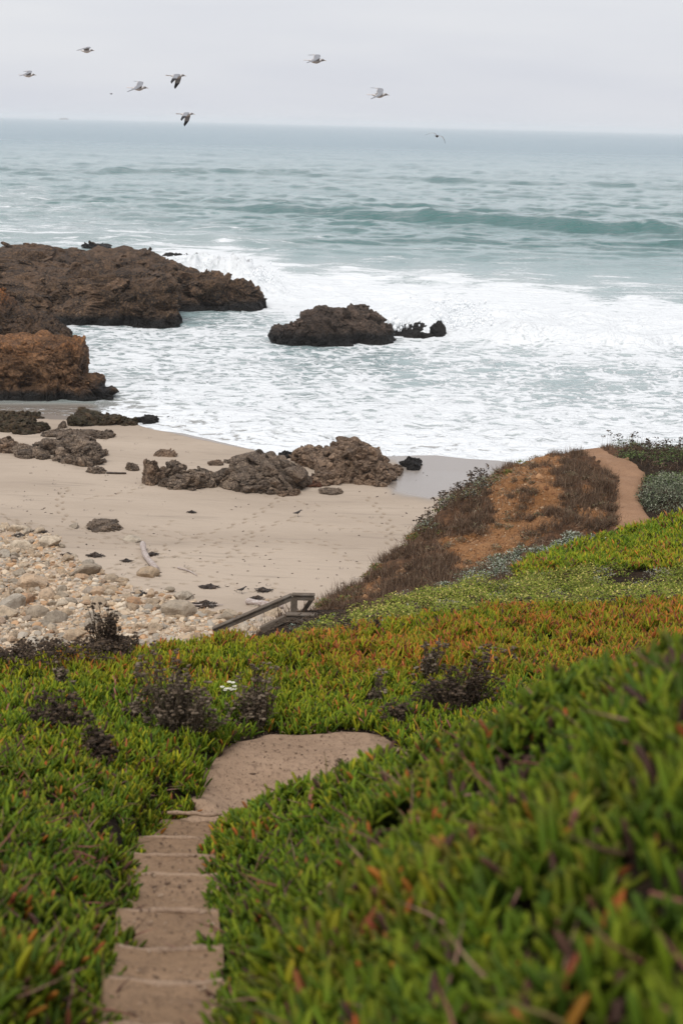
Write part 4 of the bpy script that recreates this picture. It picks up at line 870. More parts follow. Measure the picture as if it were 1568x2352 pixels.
def ice(xy, LN, TH, sec, yel, red, lp=5, dead=0.03, tiltm=0.42, mb=None, gain=1.0):
    """shoots at xy, each with lp fleshy three-sided leaves"""
    n = len(xy); z = terr(xy[:, 0], xy[:, 1])
    x = np.repeat(xy[:, 0], lp); y = np.repeat(xy[:, 1], lp); z = np.repeat(z, lp); N_ = n*lp
    az = np.tile(np.arange(lp)*2*math.pi/lp, n)+np.repeat(rng.uniform(0, 6.28, n), lp)+rng.normal(0, .3, N_)
    tilt = np.abs(rng.normal(tiltm, 0.24, N_)); L_ = np.repeat(LN, lp)*rng.uniform(0.65, 1.2, N_)
    hgt = rng.uniform(0.0, 0.9, N_)*L_*0.8+np.repeat(0.10*np.clip(fbm(xy[:, 0]*3.0, xy[:, 1]*3.0, s=130)*2, -0.4, 1), lp)
    T, Fs, tt = leaf_template(sec)
    th = TH*rng.uniform(.8, 1.2, N_)*L_
    R_ = rots(az, tilt, np.zeros(N_), th, th, L_)
    P_ = np.stack([x+rng.normal(0, .012, N_), y+rng.normal(0, .012, N_), z+hgt+0.01], -1)
    g = GREEN[rng.integers(0, 4, N_)]*rng.uniform(.7, 1.25, (N_, 1)); yy = YEL[rng.integers(0, 3, N_)]*rng.uniform(.7, 1.1, (N_, 1)); rr = RED[rng.integers(0, 3, N_)]*rng.uniform(.6, 1.1, (N_, 1))
    body = np.where((rng.uniform(size=N_) < np.repeat(yel, lp))[:, None], yy, g)
    rd = rng.uniform(size=N_) < np.repeat(red, lp)*0.28; body = np.where(rd[:, None], mixc(body, rr, np.full(N_, .75)), body)
    dd = rng.uniform(size=N_) < dead; body = np.where(dd[:, None], np.array([(0.42, 0.15, 0.05), (0.20, 0.07, 0.035), (0.33, 0.20, 0.04), (0.30, 0.13, 0.10)])[rng.integers(0, 4, N_)]*rng.uniform(.5, 1.1, (N_, 1)), body)
    dk = rng.uniform(size=N_) < 0.05; body = np.where(dk[:, None], np.array((0.07, 0.04, 0.03)), body)
    body = body*gain
    tip = mixc(body, rr, np.repeat(red, lp)*rng.uniform(0.1, 1.0, N_))
    f = np.clip((tt-0.45)/0.55, 0, 1)[None, :, None]
    col = body[:, None]*(1-f)+tip[:, None]*f
    a, b, c = stamp(T, Fs, R_, P_, col); mb.add(a, b, c)
def scatter(x0, x1, y0, y1, dens):
    n_ = int((x1-x0)*(y1-y0)*dens); return np.stack([rng.uniform(x0, x1, n_), rng.uniform(y0, y1, n_)], -1)
def inview(x, y, z, mg=160):
    u, v = proj(x, y, z); a = (u > -mg) & (u < 1568+mg) & (v < 2352+mg*1.6)   # full density in view, thinner for 2.5 m round it
    g = mg+F*2.5/np.hypot(np.maximum(y, .5), H-z); b = (u > -g) & (u < 1568+g)
    b |= (y < 3) & (np.abs(x) < 4.5)
    return a | (b & (rng.uniform(size=len(x)) < .5))
SEC4 = [0, .45, .85, 1.0]; SEC3 = [0, .5, 1.0]
mb = MB()
# near banks, both sides of the stairway
for (y0, y1, dens, ln) in [(-1.5, 1.6, 240, .13), (1.6, 5, 560, .13), (5, 9, 430, .122), (9, 14.2, 350, .115)]:
    p = scatter(-0.30*y1-4, 0.30*y1+4, y0, y1, dens); z = terr(p[:, 0], p[:, 1], False)
    k = inview(p[:, 0], p[:, 1], z) & ~onstair(p[:, 0], p[:, 1], -0.01+0.05*vn(p[:, 0]*1.5, p[:, 1]*2.6, s=140)+0.03*vn(p[:, 0]*2, p[:, 1]*9, s=141)) & ~inpoly(p[:, 0], p[:, 1], PATH_W)
    k &= rng.uniform(size=len(p)) < 0.16+0.84*ss(-.3, .05, fbm(p[:, 0]*3.2, p[:, 1]*3.2, s=101))
    p = p[k]; q = fbm(p[:, 0]*0.8, p[:, 1]*0.8, s=102); q2 = fbm(p[:, 0]*2.5, p[:, 1]*2.5, s=103)
    far_ = ss(9, 15, p[:, 1]) 
    ice(p, ln*(1+0.35*q+.2*q2), 0.125, SEC4, np.clip(0.05+0.3*far_+0.3*q, 0, 1), np.clip(0.05+0.35*q2+0.12*far_, 0.0, .8), lp=5, dead=(0.02*(q2 > .22).repeat(5)+.003)*(.35 if y1 < 6 else 1), tiltm=0.30, mb=mb, gain={1.6: .86, 5: .86, 9: .95}.get(y1, 1.08))
    k = rng.uniform(size=len(p)) < 0.10; zz = terr(p[k, 0], p[k, 1]); n_ = k.sum()   # trailing stems
    Ts = np.array([(-.02, 0, 0), (.02, 0, 0), (-.02, .03, 0), (0, .02, .5), (.04, .02, .5), (0, .05, .5), (.12, 0, 1)]); Fs_ = [np.array([(0, 1, 4, 3), (1, 2, 5, 4), (2, 0, 3, 5)]), np.array([(3, 4, 6), (4, 5, 6), (5, 3, 6)])]
    R_ = rots(rng.uniform(0, 6.28, n_), rng.uniform(.9, 1.5, n_), rng.uniform(0, 6.28, n_), .25, .25, rng.uniform(.15, .35, n_))
    a, b, c = stamp(Ts, Fs_, R_, np.stack([p[k, 0], p[k, 1], zz+rng.uniform(.04, .15, n_)], -1), np.array([(0.22, 0.09, 0.07), (0.16, 0.12, 0.05), (0.28, 0.16, 0.12), (0.10, 0.05, 0.04)])[rng.integers(0, 4, n_)]); mb.add(a, b, c)
# plateau
p = scatter(-9, 10.5, 13.6, 23.6, 215); z = terr(p[:, 0], p[:, 1], False)
k = inview(p[:, 0], p[:, 1], z) & ~onstair(p[:, 0], p[:, 1], 0.03) & ~inpoly(p[:, 0], p[:, 1], PATH_W) & (pdist(p[:, 0], p[:, 1], land)*np.where(inpoly(p[:, 0], p[:, 1], land), 1, -1) > -0.5)
k &= (fbm(p[:, 0]*1.8, p[:, 1]*1.8, s=104) > -0.40)
u, v = proj(p[:, 0], p[:, 1], z); k &= ~((u < 250) & (v < 1530))
p = p[k]; u, v = u[k], v[k]; q = fbm(p[:, 0]*0.5, p[:, 1]*0.5, s=105); q2 = fbm(p[:, 0]*1.6, p[:, 1]*1.6, s=106)
hh = ss(1640, 1480, v)
ice(p, np.full(len(p), .155)*(1+.25*q2), 0.095, SEC4, np.clip(0.30+0.65*hh+0.7*q, 0, .97), np.clip(0.08+0.50*hh+0.35*ss(500, 1400, u)*hh+0.9*q2*hh+0.7*q*hh, 0, 1), lp=5, dead=0.02, tiltm=0.33, mb=mb, gain=1.22)
# far patch right of the trail mound
ICE2 = [(1170, 1318), (1250, 1280), (1400, 1240), (1475, 1208), (1900, 1150), (1900, 1325), (1330, 1312), (1200, 1340)]
p = scatter(3, 15, 29, 36, 150); z = terr(p[:, 0], p[:, 1]); u, v = proj(p[:, 0], p[:, 1], z); k = inpoly(u, v, ICE2) & (onpath(p[:, 0], p[:, 1]) < .5)
p = p[k]; q2 = fbm(p[:, 0]*1.2, p[:, 1]*1.2, s=107)
ice(p, np.full(len(p), .17), 0.10, SEC3, np.clip(0.55+0.4*q2, 0, 1), np.clip(0.3+0.6*q2, 0, 1), lp=5, mb=mb, gain=1.4)
tag(mb.build('ice_plant', MP, smooth=True), 'fleshy green, yellow and red ice plant carpeting the bluff', 'ice plant', kind='stuff')

# generic leafy scrub: small folded leaves through a volume
def leafT():
    return np.array([(0, 0, 0), (0.5, 0.28, 0.06), (1.0, 0, 0.0), (0.5, -0.28, 0.06)]), [np.array([(0, 1, 2), (0, 2, 3)])]
def leaves(mb, P_, size, cols, jit=0.25):
    T, Fs = leafT(); n_ = len(P_)
    R_ = rots(rng.uniform(0, 6.28, n_), rng.uniform(-1.2, 0.9, n_), rng.normal(0, .5, n_), size, size, size)
    a, b, c = stamp(T, Fs, R_, P_, cols[rng.integers(0, len(cols), n_)]*rng.uniform(1-jit, 1+jit, (n_, 1))); mb.add(a, b, c)
def blades(mb, P_, ln, wd, cols, lean=0.35, jit=0.3):
    n_ = len(P_); T = np.array([(0, -1, 0), (0, 1, 0), (.35, -.8, .5), (.35, .8, .5), (1.2, 0, 1.0)]); Fs = [np.array([(0, 1, 3, 2)]), np.array([(2, 3, 4)])]
    az = rng.uniform(0, 6.28, n_); R_ = rots(az, np.abs(rng.normal(0, lean, n_)), rng.uniform(0, 6.28, n_), ln*0.2, wd, ln)
    a, b, c = stamp(T, Fs, R_, P_, cols[rng.integers(0, len(cols), n_)]*rng.uniform(1-jit, 1+jit, (n_, 1))); mb.add(a, b, c)
def cushions(pxpoly, dens, yr, xr, rad, nl, size, cols, mb, hk=0.7, excl=True, upr=0.0):
    p = scatter(xr[0], xr[1], yr[0], yr[1], dens); z = terr(p[:, 0], p[:, 1]); u, v = proj(p[:, 0], p[:, 1], z)
    k = np.zeros(len(p), bool)
    for q in pxpoly: k |= inpoly(u, v, q)
    if excl: k &= (onpath(p[:, 0], p[:, 1]) < .5)
    p, z = p[k], z[k]; r_ = rad*rng.uniform(.6, 1.3, len(p)); n_ = len(p)*nl
    d = rng.normal(size=(n_, 3)); d /= np.linalg.norm(d, axis=1)[:, None]; d[:, 2] = np.abs(d[:, 2]); rr = rng.uniform(.55, 1.05, n_)[:, None]
    P_ = np.repeat(np.stack([p[:, 0], p[:, 1], z+upr], -1), nl, 0)+d*rr*np.repeat(r_, nl)[:, None]*np.array([1, 1, hk])
    shade = np.repeat(rng.uniform(.75, 1.25, len(p)), nl)[:, None]
    leaves(mb, P_, np.full(n_, size)*rng.uniform(.7, 1.3, n_), cols)
    return p
SCR = [(700, 1470), (880, 1412), (935, 1380), (1090, 1352), (1200, 1345), (1330, 1318), (1950, 1325), (1950, 1430), (1100, 1440), (850, 1490)]
mb = MB()
cg = np.array([(0.12, 0.16, 0.03), (0.15, 0.19, 0.03), (0.075, 0.11, 0.02), (0.14, 0.19, 0.03), (0.12, 0.16, 0.03), (0.36, 0.35, 0.13), (0.10, 0.09, 0.04)])
cg2 = np.array([(0.09, 0.15, 0.02), (0.12, 0.18, 0.025), (0.06, 0.09, 0.02), (0.15, 0.20, 0.035), (0.11, 0.10, 0.045)])
cushions([SCR], 3.2, (24, 31), (-3, 15), 0.42, 520, 0.05, cg*np.array([1.45, 1.25, 1.0]), mb, 0.75); cushions([SCR], 1.6, (24, 31), (-3, 13), 0.40, 420, 0.045, cg2*np.array([1.5, 1.25, 1.0]), mb, 0.7)
cushions([SCR], .9, (24, 31), (-3, 13), 0.30, 260, 0.045, np.array([(0.34, 0.35, 0.27), (0.24, 0.22, 0.17), (0.10, 0.08, 0.06)]), mb, 0.7)
tag(mb.build('green_scrub', MS), 'low pale green coastal scrub with cream flowers beyond the ice plant', 'scrub', kind='stuff')
mb = MB()
GW = [(960, 1400), (1010, 1345), (1100, 1300), (1210, 1262), (1310, 1232), (1410, 1238), (1260, 1278), (1170, 1318), (1090, 1356)]
cw = np.array([(0.30, 0.33, 0.27), (0.42, 0.44, 0.36), (0.12, 0.15, 0.08), (0.09, 0.12, 0.05), (0.06, 0.05, 0.04)])
cushions([GW], 7, (27, 36), (0, 11), 0.24, 240, 0.045, cw, mb, 0.6)
LSIL = [(960, 1150), (1000, 1140), (1060, 1090), (1110, 1075), (1120, 1120), (1060, 1180), (1000, 1215), (960, 1235)]
cushions([LSIL], 4, (34, 45), (0, 8), 0.3, 220, 0.06, np.array([(0.05, 0.045, 0.04), (0.10, 0.10, 0.06), (0.15, 0.16, 0.07), (0.30, 0.32, 0.27), (0.14, 0.07, 0.04)]), mb, 0.8)
tag(mb.build('silvery_scrub', MS), 'grey white leaved scrub along the foot and edge of the orange mound', 'scrub', kind='stuff')
mb = MB()
TOPR = [(1210, 1020), (1290, 1000), (1340, 1028), (1400, 1030), (1450, 1058), (1485, 1090), (1470, 1110), (1900, 1200), (1900, 1010), (1400, 1000)]
cushions([TOPR], 3.2, (37, 50), (6, 16), 0.42, 300, 0.055, np.array([(0.10, 0.15, 0.045), (0.06, 0.075, 0.035), (0.07, 0.055, 0.04), (0.15, 0.20, 0.06)]), mb, 0.65)
LED = [(730, 1400), (880, 1270), (990, 1190), (1100, 1075), (1180, 1040), (1230, 1050), (1150, 1100), (1080, 1190), (960, 1260), (860, 1320), (760, 1420)]
cushions([LED], 1.6, (29, 46), (-2, 8), 0.24, 160, 0.055, np.array([(0.13, 0.16, 0.035), (0.09, 0.11, 0.03), (0.2, 0.09, 0.035)]), mb, 0.6)
MN2 = [(760, 1420), (900, 1290), (1000, 1210), (1120, 1090), (1200, 1050), (1420, 1110), (1410, 1210), (1300, 1230), (1090, 1320), (900, 1400)]
cushions([MN2], 1.5, (28, 47), (-2, 10), 0.2, 130, 0.045, np.array([(0.16, 0.11, 0.07), (0.11, 0.08, 0.055), (0.13, 0.13, 0.06), (0.20, 0.10, 0.05), (0.24, 0.20, 0.14)]), mb, 0.7)
tag(mb.build('dark_scrub', MS), 'dark green and brown low scrub along the crest of the trail hill', 'scrub', kind='stuff')

# dry brush on the mound and round the edges
mb = MB()
cb = np.array([(0.13, 0.085, 0.055), (0.18, 0.12, 0.08), (0.24, 0.17, 0.115), (0.09, 0.06, 0.045), (0.15, 0.085, 0.05)])
p = scatter(-3, 16, 23.3, 50, 420); z = terr(p[:, 0], p[:, 1]); u, v = proj(p[:, 0], p[:, 1], z)
dl = pdist(p[:, 0], p[:, 1], land)*np.where(inpoly(p[:, 0], p[:, 1], land), 1, -1)
k = (dl > -1.2) & (onpath(p[:, 0], p[:, 1]) < .5) & (u < 1900)
so_ = np.zeros(len(p))
for q in SOIL[:4]: so_ = np.maximum(so_, np.where(inpoly(u, v, q), ss(0, 14, pdist(u, v, q)), 0))
nn = fbm(p[:, 0]*0.9, p[:, 1]*0.9, s=111)
k &= rng.uniform(size=len(p)) < np.clip(0.20+2.6*nn, 0.0, 1)*(1-0.9*ss(.15, .55, so_*.7+.9*fbm(p[:, 0]*1.4, p[:, 1]*1.4, s=112)*.7))
k &= ~(inpoly(u, v, SCR)) & ~(inpoly(u, v, ICE2)) & ~((u < 700) & (p[:, 1] < 25.5))
p, z = p[k], z[k]
blades(mb, np.stack([p[:, 0], p[:, 1], z-.02], -1), rng.uniform(.06, .24, len(p)), np.full(len(p), .009), cb, 0.9)
# taller whiskers on skylines
k = rng.uniform(size=len(p)) < 0.03
blades(mb, np.stack([p[k, 0], p[k, 1], z[k]], -1), rng.uniform(.3, .6, k.sum()), np.full(k.sum(), .007), cb, 0.25)
tag(mb.build('dry_brush', MD), 'dry brown brush and grass covering the orange mound', 'brush', kind='stuff')
# fine twiggy balls of brush
mb = MB()
MND = [(720, 1420), (880, 1270), (1000, 1190), (1110, 1080), (1200, 1035), (1300, 1030), (1330, 1045), (1420, 1100), (1415, 1210), (1300, 1232), (1090, 1320), (960, 1400), (800, 1440)]
p = scatter(-2, 11, 27, 48, 7.5); z = terr(p[:, 0], p[:, 1]); u, v = proj(p[:, 0], p[:, 1], z); k = inpoly(u, v, MND) & (onpath(p[:, 0], p[:, 1]) < .5)
so_ = np.zeros(len(p))
for q in SOIL[:4]: so_ = np.maximum(so_, np.where(inpoly(u, v, q), ss(0, 10, pdist(u, v, q)), 0))
k &= rng.uniform(size=len(p)) < np.clip(.75+1.5*fbm(p[:, 0]*.8, p[:, 1]*.8, s=113), .1, 1)*(1-.85*so_)
p, z = p[k], z[k]; nl = 130; n_ = len(p)*nl; r_ = np.repeat(rng.uniform(.14, .34, len(p)), nl)
P_ = np.repeat(np.stack([p[:, 0], p[:, 1], z], -1), nl, 0)+rng.normal(size=(n_, 3))*r_[:, None]*np.array([.45, .45, .12])
blades(mb, P_, r_*rng.uniform(.5, 1.1, n_), np.full(n_, .006), cb*0.9, 0.7)
tag(mb.build('twiggy_brush', MD), 'rounded tufts of bare brown twigs on the slopes of the mound', 'brush', kind='stuff')

n_ = 16000
p = scatter(-1, 11, 30, 47, n_/204); z = terr(p[:, 0], p[:, 1]); u, v = proj(p[:, 0], p[:, 1], z); k = np.zeros(len(p), bool)
for q in SOIL: k |= inpoly(u, v, q)
k &= (onpath(p[:, 0], p[:, 1]) < .5); p, z = p[k], z[k]; V, Fc = chunk(61, 2, 8, 30)
cz_ = np.exp(rng.normal(-3.95, .5, len(p)))
a, b, c = stamp(V, [Fc], rots(rng.uniform(0, 6, len(p)), rng.uniform(0, 1, len(p)), cz_*0, cz_, cz_, cz_*.7), np.stack([p[:, 0], p[:, 1], z], -1), np.array([(0.30, 0.15, 0.06), (0.36, 0.20, 0.10), (0.20, 0.09, 0.04), (0.42, 0.28, 0.17)])[rng.integers(0, 4, len(p))]*rng.uniform(.6, 1.1, (len(p), 1)))
tag(mesh('soil_clods', a, b, M_GRV, cols=c), 'crumbling orange clods and small stones on the eroded face of the mound', 'soil', kind='stuff')
# dark seed heads along the bluff edge
def umbels(mb, p, z, hgt, cols, heads=5, hr_=0.035):
    n_ = len(p); ln = hgt*rng.uniform(.6, 1.15, n_)
    az = rng.uniform(0, 6.28, n_); tl = np.abs(rng.normal(0, .16, n_))
    T = np.array([(-.5, -.3, 0), (.5, -.3, 0), (0, .6, 0), (-.4, -.3, 1), (.4, -.3, 1), (0, .5, 1)]); Fq = [np.array([(0, 1, 4, 3), (1, 2, 5, 4), (2, 0, 3, 5)])]
    R_ = rots(az, tl, az*0, np.full(n_, .007), np.full(n_, .007), ln); base_ = np.stack([p[:, 0], p[:, 1], z], -1)
    a, b, c = stamp(T, Fq, R_, base_, cols[rng.integers(0, len(cols), n_)]); mb.add(a, b, c)
    top = base_+np.einsum('nij,j->ni', R_, np.array([0, 0, 1.0]))
    V, Fc = ICO[1]; tp = np.repeat(top, heads, 0)+rng.normal(size=(n_*heads, 3))*np.array([hr_, hr_, hr_*.45])
    s_ = rng.uniform(.4, .8, len(tp))*hr_; R2 = rots(rng.uniform(0, 6, len(tp)), rng.uniform(0, .5, len(tp)), s_*0, s_, s_, s_*.45)
    a, b, c = stamp(V, [Fc], R2, tp, cols[rng.integers(0, len(cols), len(tp))]*rng.uniform(.7, 1.3, (len(tp), 1))); mb.add(a, b, c)
CD = np.array([(0.05, 0.036, 0.026), (0.075, 0.052, 0.036), (0.035, 0.026, 0.02), (0.10, 0.07, 0.046)])
mb = MB()
for (poly, yr, xr, dens, hg) in [([(-100, 1500), (80, 1485), (230, 1455), (330, 1450), (300, 1540), (-100, 1570)], (16, 23), (-8, -2), 95, .42), ([(330, 1440), (600, 1442), (620, 1470), (320, 1480)], (20, 24), (-4, 0), 26, .30),
                                 ([(560, 1430), (800, 1425), (820, 1475), (560, 1475)], (22.5, 27.5), (-3, 1), 95, .27), ([(560, 1400), (1568, 1380), (1568, 1400), (560, 1480)], (23, 25.5), (-2, 11), 5, .3)]:
    p = scatter(*xr, *yr, dens); z = terr(p[:, 0], p[:, 1]); u, v = proj(p[:, 0], p[:, 1], z+.1); k = inpoly(u, v, poly); umbels(mb, p[k], z[k], hg, CD)
p = scatter(4, 13, 40, 50, 9); z = terr(p[:, 0], p[:, 1]); u, v = proj(p[:, 0], p[:, 1], z); k = inpoly(u, v, TOPR) ; umbels(mb, p[k], z[k], .5, CD, 5, .05)
p = scatter(0, 6, 35, 44, 12); z = terr(p[:, 0], p[:, 1]); u, v = proj(p[:, 0], p[:, 1], z); k = inpoly(u, v, LSIL); umbels(mb, p[k], z[k], .5, CD, 5, .05)
tag(mb.build('dried_seed_heads', MD), 'dark brown dried seed heads on thin stems along the bluff edge', 'seed heads', kind='stuff')
mb = MB()
cs = np.array([(0.36, 0.44, 0.36), (0.46, 0.53, 0.44), (0.25, 0.33, 0.25), (0.2, 0.26, 0.18)])
for poly, yr, xr in [([(60, 1560), (150, 1530), (250, 1515), (260, 1535), (160, 1555), (80, 1575)], (16, 21), (-6, -2)), ([(330, 1455), (470, 1455), (560, 1462), (470, 1482), (330, 1482)], (19, 23.5), (-4, 0)), ([(640, 1425), (900, 1420), (880, 1455), (660, 1455)], (23, 27.5), (-2, 2))]:
    cushions([poly], 26, yr, xr, 0.12, 90, 0.04, cs, mb, 0.6, upr=.05)
tag(mb.build('mint_foliage', MS), 'pale mint green foliage peeping through along the bluff edge', 'foliage', kind='stuff')

# individual dead shrubs
def dead_shrub(px, py, Yk, wpx, hpx, label, cols=CD, n=90, group=None, tilt=0.22, name='dead_shrub'):
    p = PY(px, py, Yk); p[2] = float(terr(p[0:1], p[1:2])[0]); D = math.hypot(Yk, H-p[2]); W_ = wpx/F*D/2; Hh = hpx/F*D
    root = empty(name, p); tag(root, label, 'shrub', group); ms = MB(); mh = MB()
    for k in range(n):
        a = rng.uniform(0, 6.28); r0 = rng.uniform(0, .45)*W_; lean = rng.uniform(0, 1)**1.2*W_*0.75; hh = Hh*rng.uniform(.4, 1.15)*(0.75+0.35*math.sin(a*2.3+py)*math.cos(a*1.1))
        t = np.linspace(0, 1, 5); x = math.cos(a)*(r0+lean*t**1.3)+.02*np.sin(t*7+k); y = math.sin(a)*(r0+lean*t**1.3)*.8; z_ = hh*t
        V, Fc = tube(np.stack([x, y, z_], -1), 0.0065*(1-.6*t)+.002, 3); ms.add(V, Fc, cols[k % len(cols)]*.9)
        m2 = 26; tt = rng.uniform(.15, 1, m2); bx = np.stack([np.interp(tt, t, x), np.interp(tt, t, y), np.interp(tt, t, z_)], -1)
        blades(ms, bx, rng.uniform(.04, .12, m2), np.full(m2, .0045), cols, .9)
        m3 = 34; tt = rng.uniform(.25, 1.02, m3); bx = np.stack([np.interp(tt, t, x), np.interp(tt, t, y), np.interp(tt, t, z_)], -1)+rng.normal(size=(m3, 3))*.02
        leaves(mh, bx, rng.uniform(.010, .024, m3), cols)
        V, Fc = ICO[1]
        for _ in range(3):
            c = np.array([x[-1], y[-1], z_[-1]])+rng.normal(size=3)*.02; mh.add(V*np.array([.026, .026, .014])*rng.uniform(.7, 1.3)+c, Fc, cols[rng.integers(len(cols))])
    ms.build('stems', MD, parent=root); mh.build('seed_heads', MD, parent=root)
    return root
CG = np.array([(0.095, 0.070, 0.048), (0.135, 0.10, 0.07), (0.06, 0.045, 0.032), (0.18, 0.14, 0.10)])
dead_shrub(415, 1700, 15.6, 200, 205, 'largest grey brown dead shrub, standing left of the sandy landing', CG, 190)
dead_shrub(588, 1665, 16.9, 95, 150, 'narrower grey dead shrub on the far rim of the sandy landing', CG, 80)
dead_shrub(250, 1530, 19.4, 95, 150, 'dark dead shrub standing against the pale cobbles, left of centre', CD, 120)
dead_shrub(314, 1475, 21.4, 30, 70, 'slim dark stalk cluster just right of the dead shrub against the cobbles', CD, 22)
dead_shrub(145, 1600, 16.6, 42, 85, 'small slim dead shrub in the ice plant at far left', CG, 26)
dead_shrub(310, 1660, 15.9, 50, 70, 'small sparse dead shrub touching the left side of the largest one', CG, 26)
dead_shrub(120, 1672, 14.2, 170, 110, 'low spreading black shrub in the green ice plant near the left edge', CD, 110)
dead_shrub(230, 1720, 13.7, 80, 105, 'low black shrub tuft right below the spreading black one', CD, 60)
dead_shrub(1040, 1660, 17.3, 200, 125, 'dark brown wiry shrub at the right end of the sandy landing', CD, 170)
dead_shrub(915, 1680, 16.9, 90, 80, 'thin brown twiggy shrub at the back right corner of the landing', CD, 40)
dead_shrub(985, 1540, 19.2, 70, 95, 'slim grey stalks rising from the red tipped ice plant, centre right', CG, 34)
dead_shrub(865, 1590, 18.2, 36, 80, 'lone slim grey stalk in the ice plant above the landing', CG, 14)
dead_shrub(1140, 1510, 19.6, 110, 50, 'low grey dry tuft in the ice plant, rightmost on the plateau', CG, 50)
dead_shrub(870, 1450, 22.6, 26, 60, 'small dark stalks on the skyline rim of the ice plant below the mound', CD, 12)
for k, (px, py, Yk, hp, lab) in enumerate([(776, 1735, 15.2, 95, 'tallest bare twig standing on the sand of the landing'), (690, 1790, 14.2, 60, 'short bare twig on the near side of the landing, right one'), (672, 1790, 14.1, 66, 'bare twig on the near side of the landing, left one')]):
    dead_shrub(px, py, Yk, 10, hp, lab, CD, 2, 'bare twigs on the landing', name='bare_twig')
# rounded silver bush right of the trail
p = PY(1535, 1190, 37.5); p[2] = float(terr(p[0:1], p[1:2])[0]); mb = MB(); n_ = 9000
d = rng.normal(size=(n_, 3)); d /= np.linalg.norm(d, axis=1)[:, None]; d[:, 2] = np.abs(d[:, 2])
rr = rng.uniform(.6, 1.03, n_)*(1+.14*fbm(d[:, 0]*3, d[:, 1]*3, d[:, 2]*3, s=120))
leaves(mb, p+d*rr[:, None]*np.array([.95, 1.6, 1.05]), rng.uniform(.035, .065, n_), np.array([(0.19, 0.20, 0.13), (0.27, 0.28, 0.20), (0.07, 0.085, 0.04), (0.10, 0.13, 0.07), (0.05, 0.05, 0.04)]))
o = mb.build('silver_bush', MS, loc=p); tag(o, 'rounded silvery green bush on the right side of the dirt trail', 'bush')
# small white flowers near the big shrub
mb = MB(); V, Fc = ICO[1]
for k in range(9):
    q = PY(522+rng.uniform(-14, 18), 1577+rng.uniform(-12, 12), 17.6)
    for a in range(7):
        mb.add(V*np.array([.012, .012, .006])+q+np.array([.02*math.cos(a*.9), .02*math.sin(a*.9), 0]), Fc, (0.75, 0.72, 0.6))
    z0 = float(terr(q[0:1], q[1:2])[0]); Vt, Ft = tube(np.array([(q[0], q[1], z0), q]), .004, 3); mb.add(Vt, Ft, (0.1, 0.16, 0.05))
tag(mb.build('white_flowers', MD), 'cluster of small white yarrow flowers beside the largest dead shrub', 'flowers', kind='stuff')

# crumbs of earth and dead leaf on the landing and the steps
n_ = 6000
p = scatter(-1.6, 1.3, 5.5, 17.2, n_/34); k = inpoly(p[:, 0], p[:, 1], PATH_W) | (onstair(p[:, 0], p[:, 1], .05) & (p[:, 1] < 13.6)); p = p[k]
zt = terr(p[:, 0], p[:, 1])+.09; i_ = np.clip(np.searchsorted(swt[:, 0], p[:, 1])-1, 0, len(swt)-2); tt = (p[:, 1]-swt[i_, 0])/(swt[i_+1, 0]-swt[i_, 0])
ris = np.minimum(.17, .5*(swt[i_, 2]-swt[i_+1, 2])); zs = swt[i_, 2]-ris+(swt[i_+1, 2]-swt[i_, 2]+ris)*np.clip(tt, 0, 1)**.9
z = np.where(inpoly(p[:, 0], p[:, 1], PATH_W), zt, zs); V, Fc = chunk(62, 1, 8); sz = np.exp(rng.normal(-5.5, .45, len(p)))
a, b, c = stamp(V, [Fc], rots(rng.uniform(0, 6, len(p)), sz*0, sz*0, sz*rng.uniform(1, 3, len(p)), sz, sz*.6), np.stack([p[:, 0], p[:, 1], z], -1), np.array([(0.14, 0.09, 0.06), (0.20, 0.13, 0.085), (0.32, 0.23, 0.16), (0.09, 0.055, 0.038)])[rng.integers(0, 4, len(p))])
tag(mesh('path_litter', a, b, M_GRV, cols=c), 'crumbs of earth, twig and dead leaf on the steps and landing', 'litter', kind='stuff')

# ------------------------------------------------------------------ birds
def bmat(name, c, c2=None, r=0.7):
    m = M(name, r, 0.2); m.co(True); m.col(m.mix(m.step(m.noise(14, 3), .4, .6), c, c2 or tuple(q*.85 for q in c))); return m.m
B_WH = bmat('white_feathers', (0.64, 0.61, 0.59), (0.52, 0.485, 0.47)); B_GR = bmat('grey_feathers', (0.27, 0.275, 0.295)); B_BK = bmat('black_feathers', (0.035, 0.035, 0.04)); B_BE = bmat('beak', (0.38, 0.26, 0.14))
B_HD = bmat('mottled_feathers', (0.42, 0.40, 0.39), (0.25, 0.235, 0.23)); B_DK = bmat('dark_feathers', (0.05, 0.045, 0.045))
def loft(rings, k):
    """rings: list of (k,3) arrays"""
    V = np.concatenate(rings); n_ = len(rings); Fq = []
    for i in range(n_-1):
        for j in range(k): Fq.append((i*k+j, i*k+(j+1) % k, (i+1)*k+(j+1) % k, (i+1)*k+j))
    V = np.concatenate([V, [rings[0].mean(0)], [rings[-1].mean(0)]]); m_ = n_*k
    Ft = [(m_, (j+1) % k, j) for j in range(k)]+[(m_+1, (n_-1)*k+j, (n_-1)*k+(j+1) % k) for j in range(k)]
    return V, [np.array(Fq), np.array(Ft)]
def ring(cx, cz, ry, rz, k=12, cy=0):
    a = np.arange(k)*2*math.pi/k; return np.stack([np.full(k, cx), cy+ry*np.cos(a), cz+rz*np.sin(a)], -1)
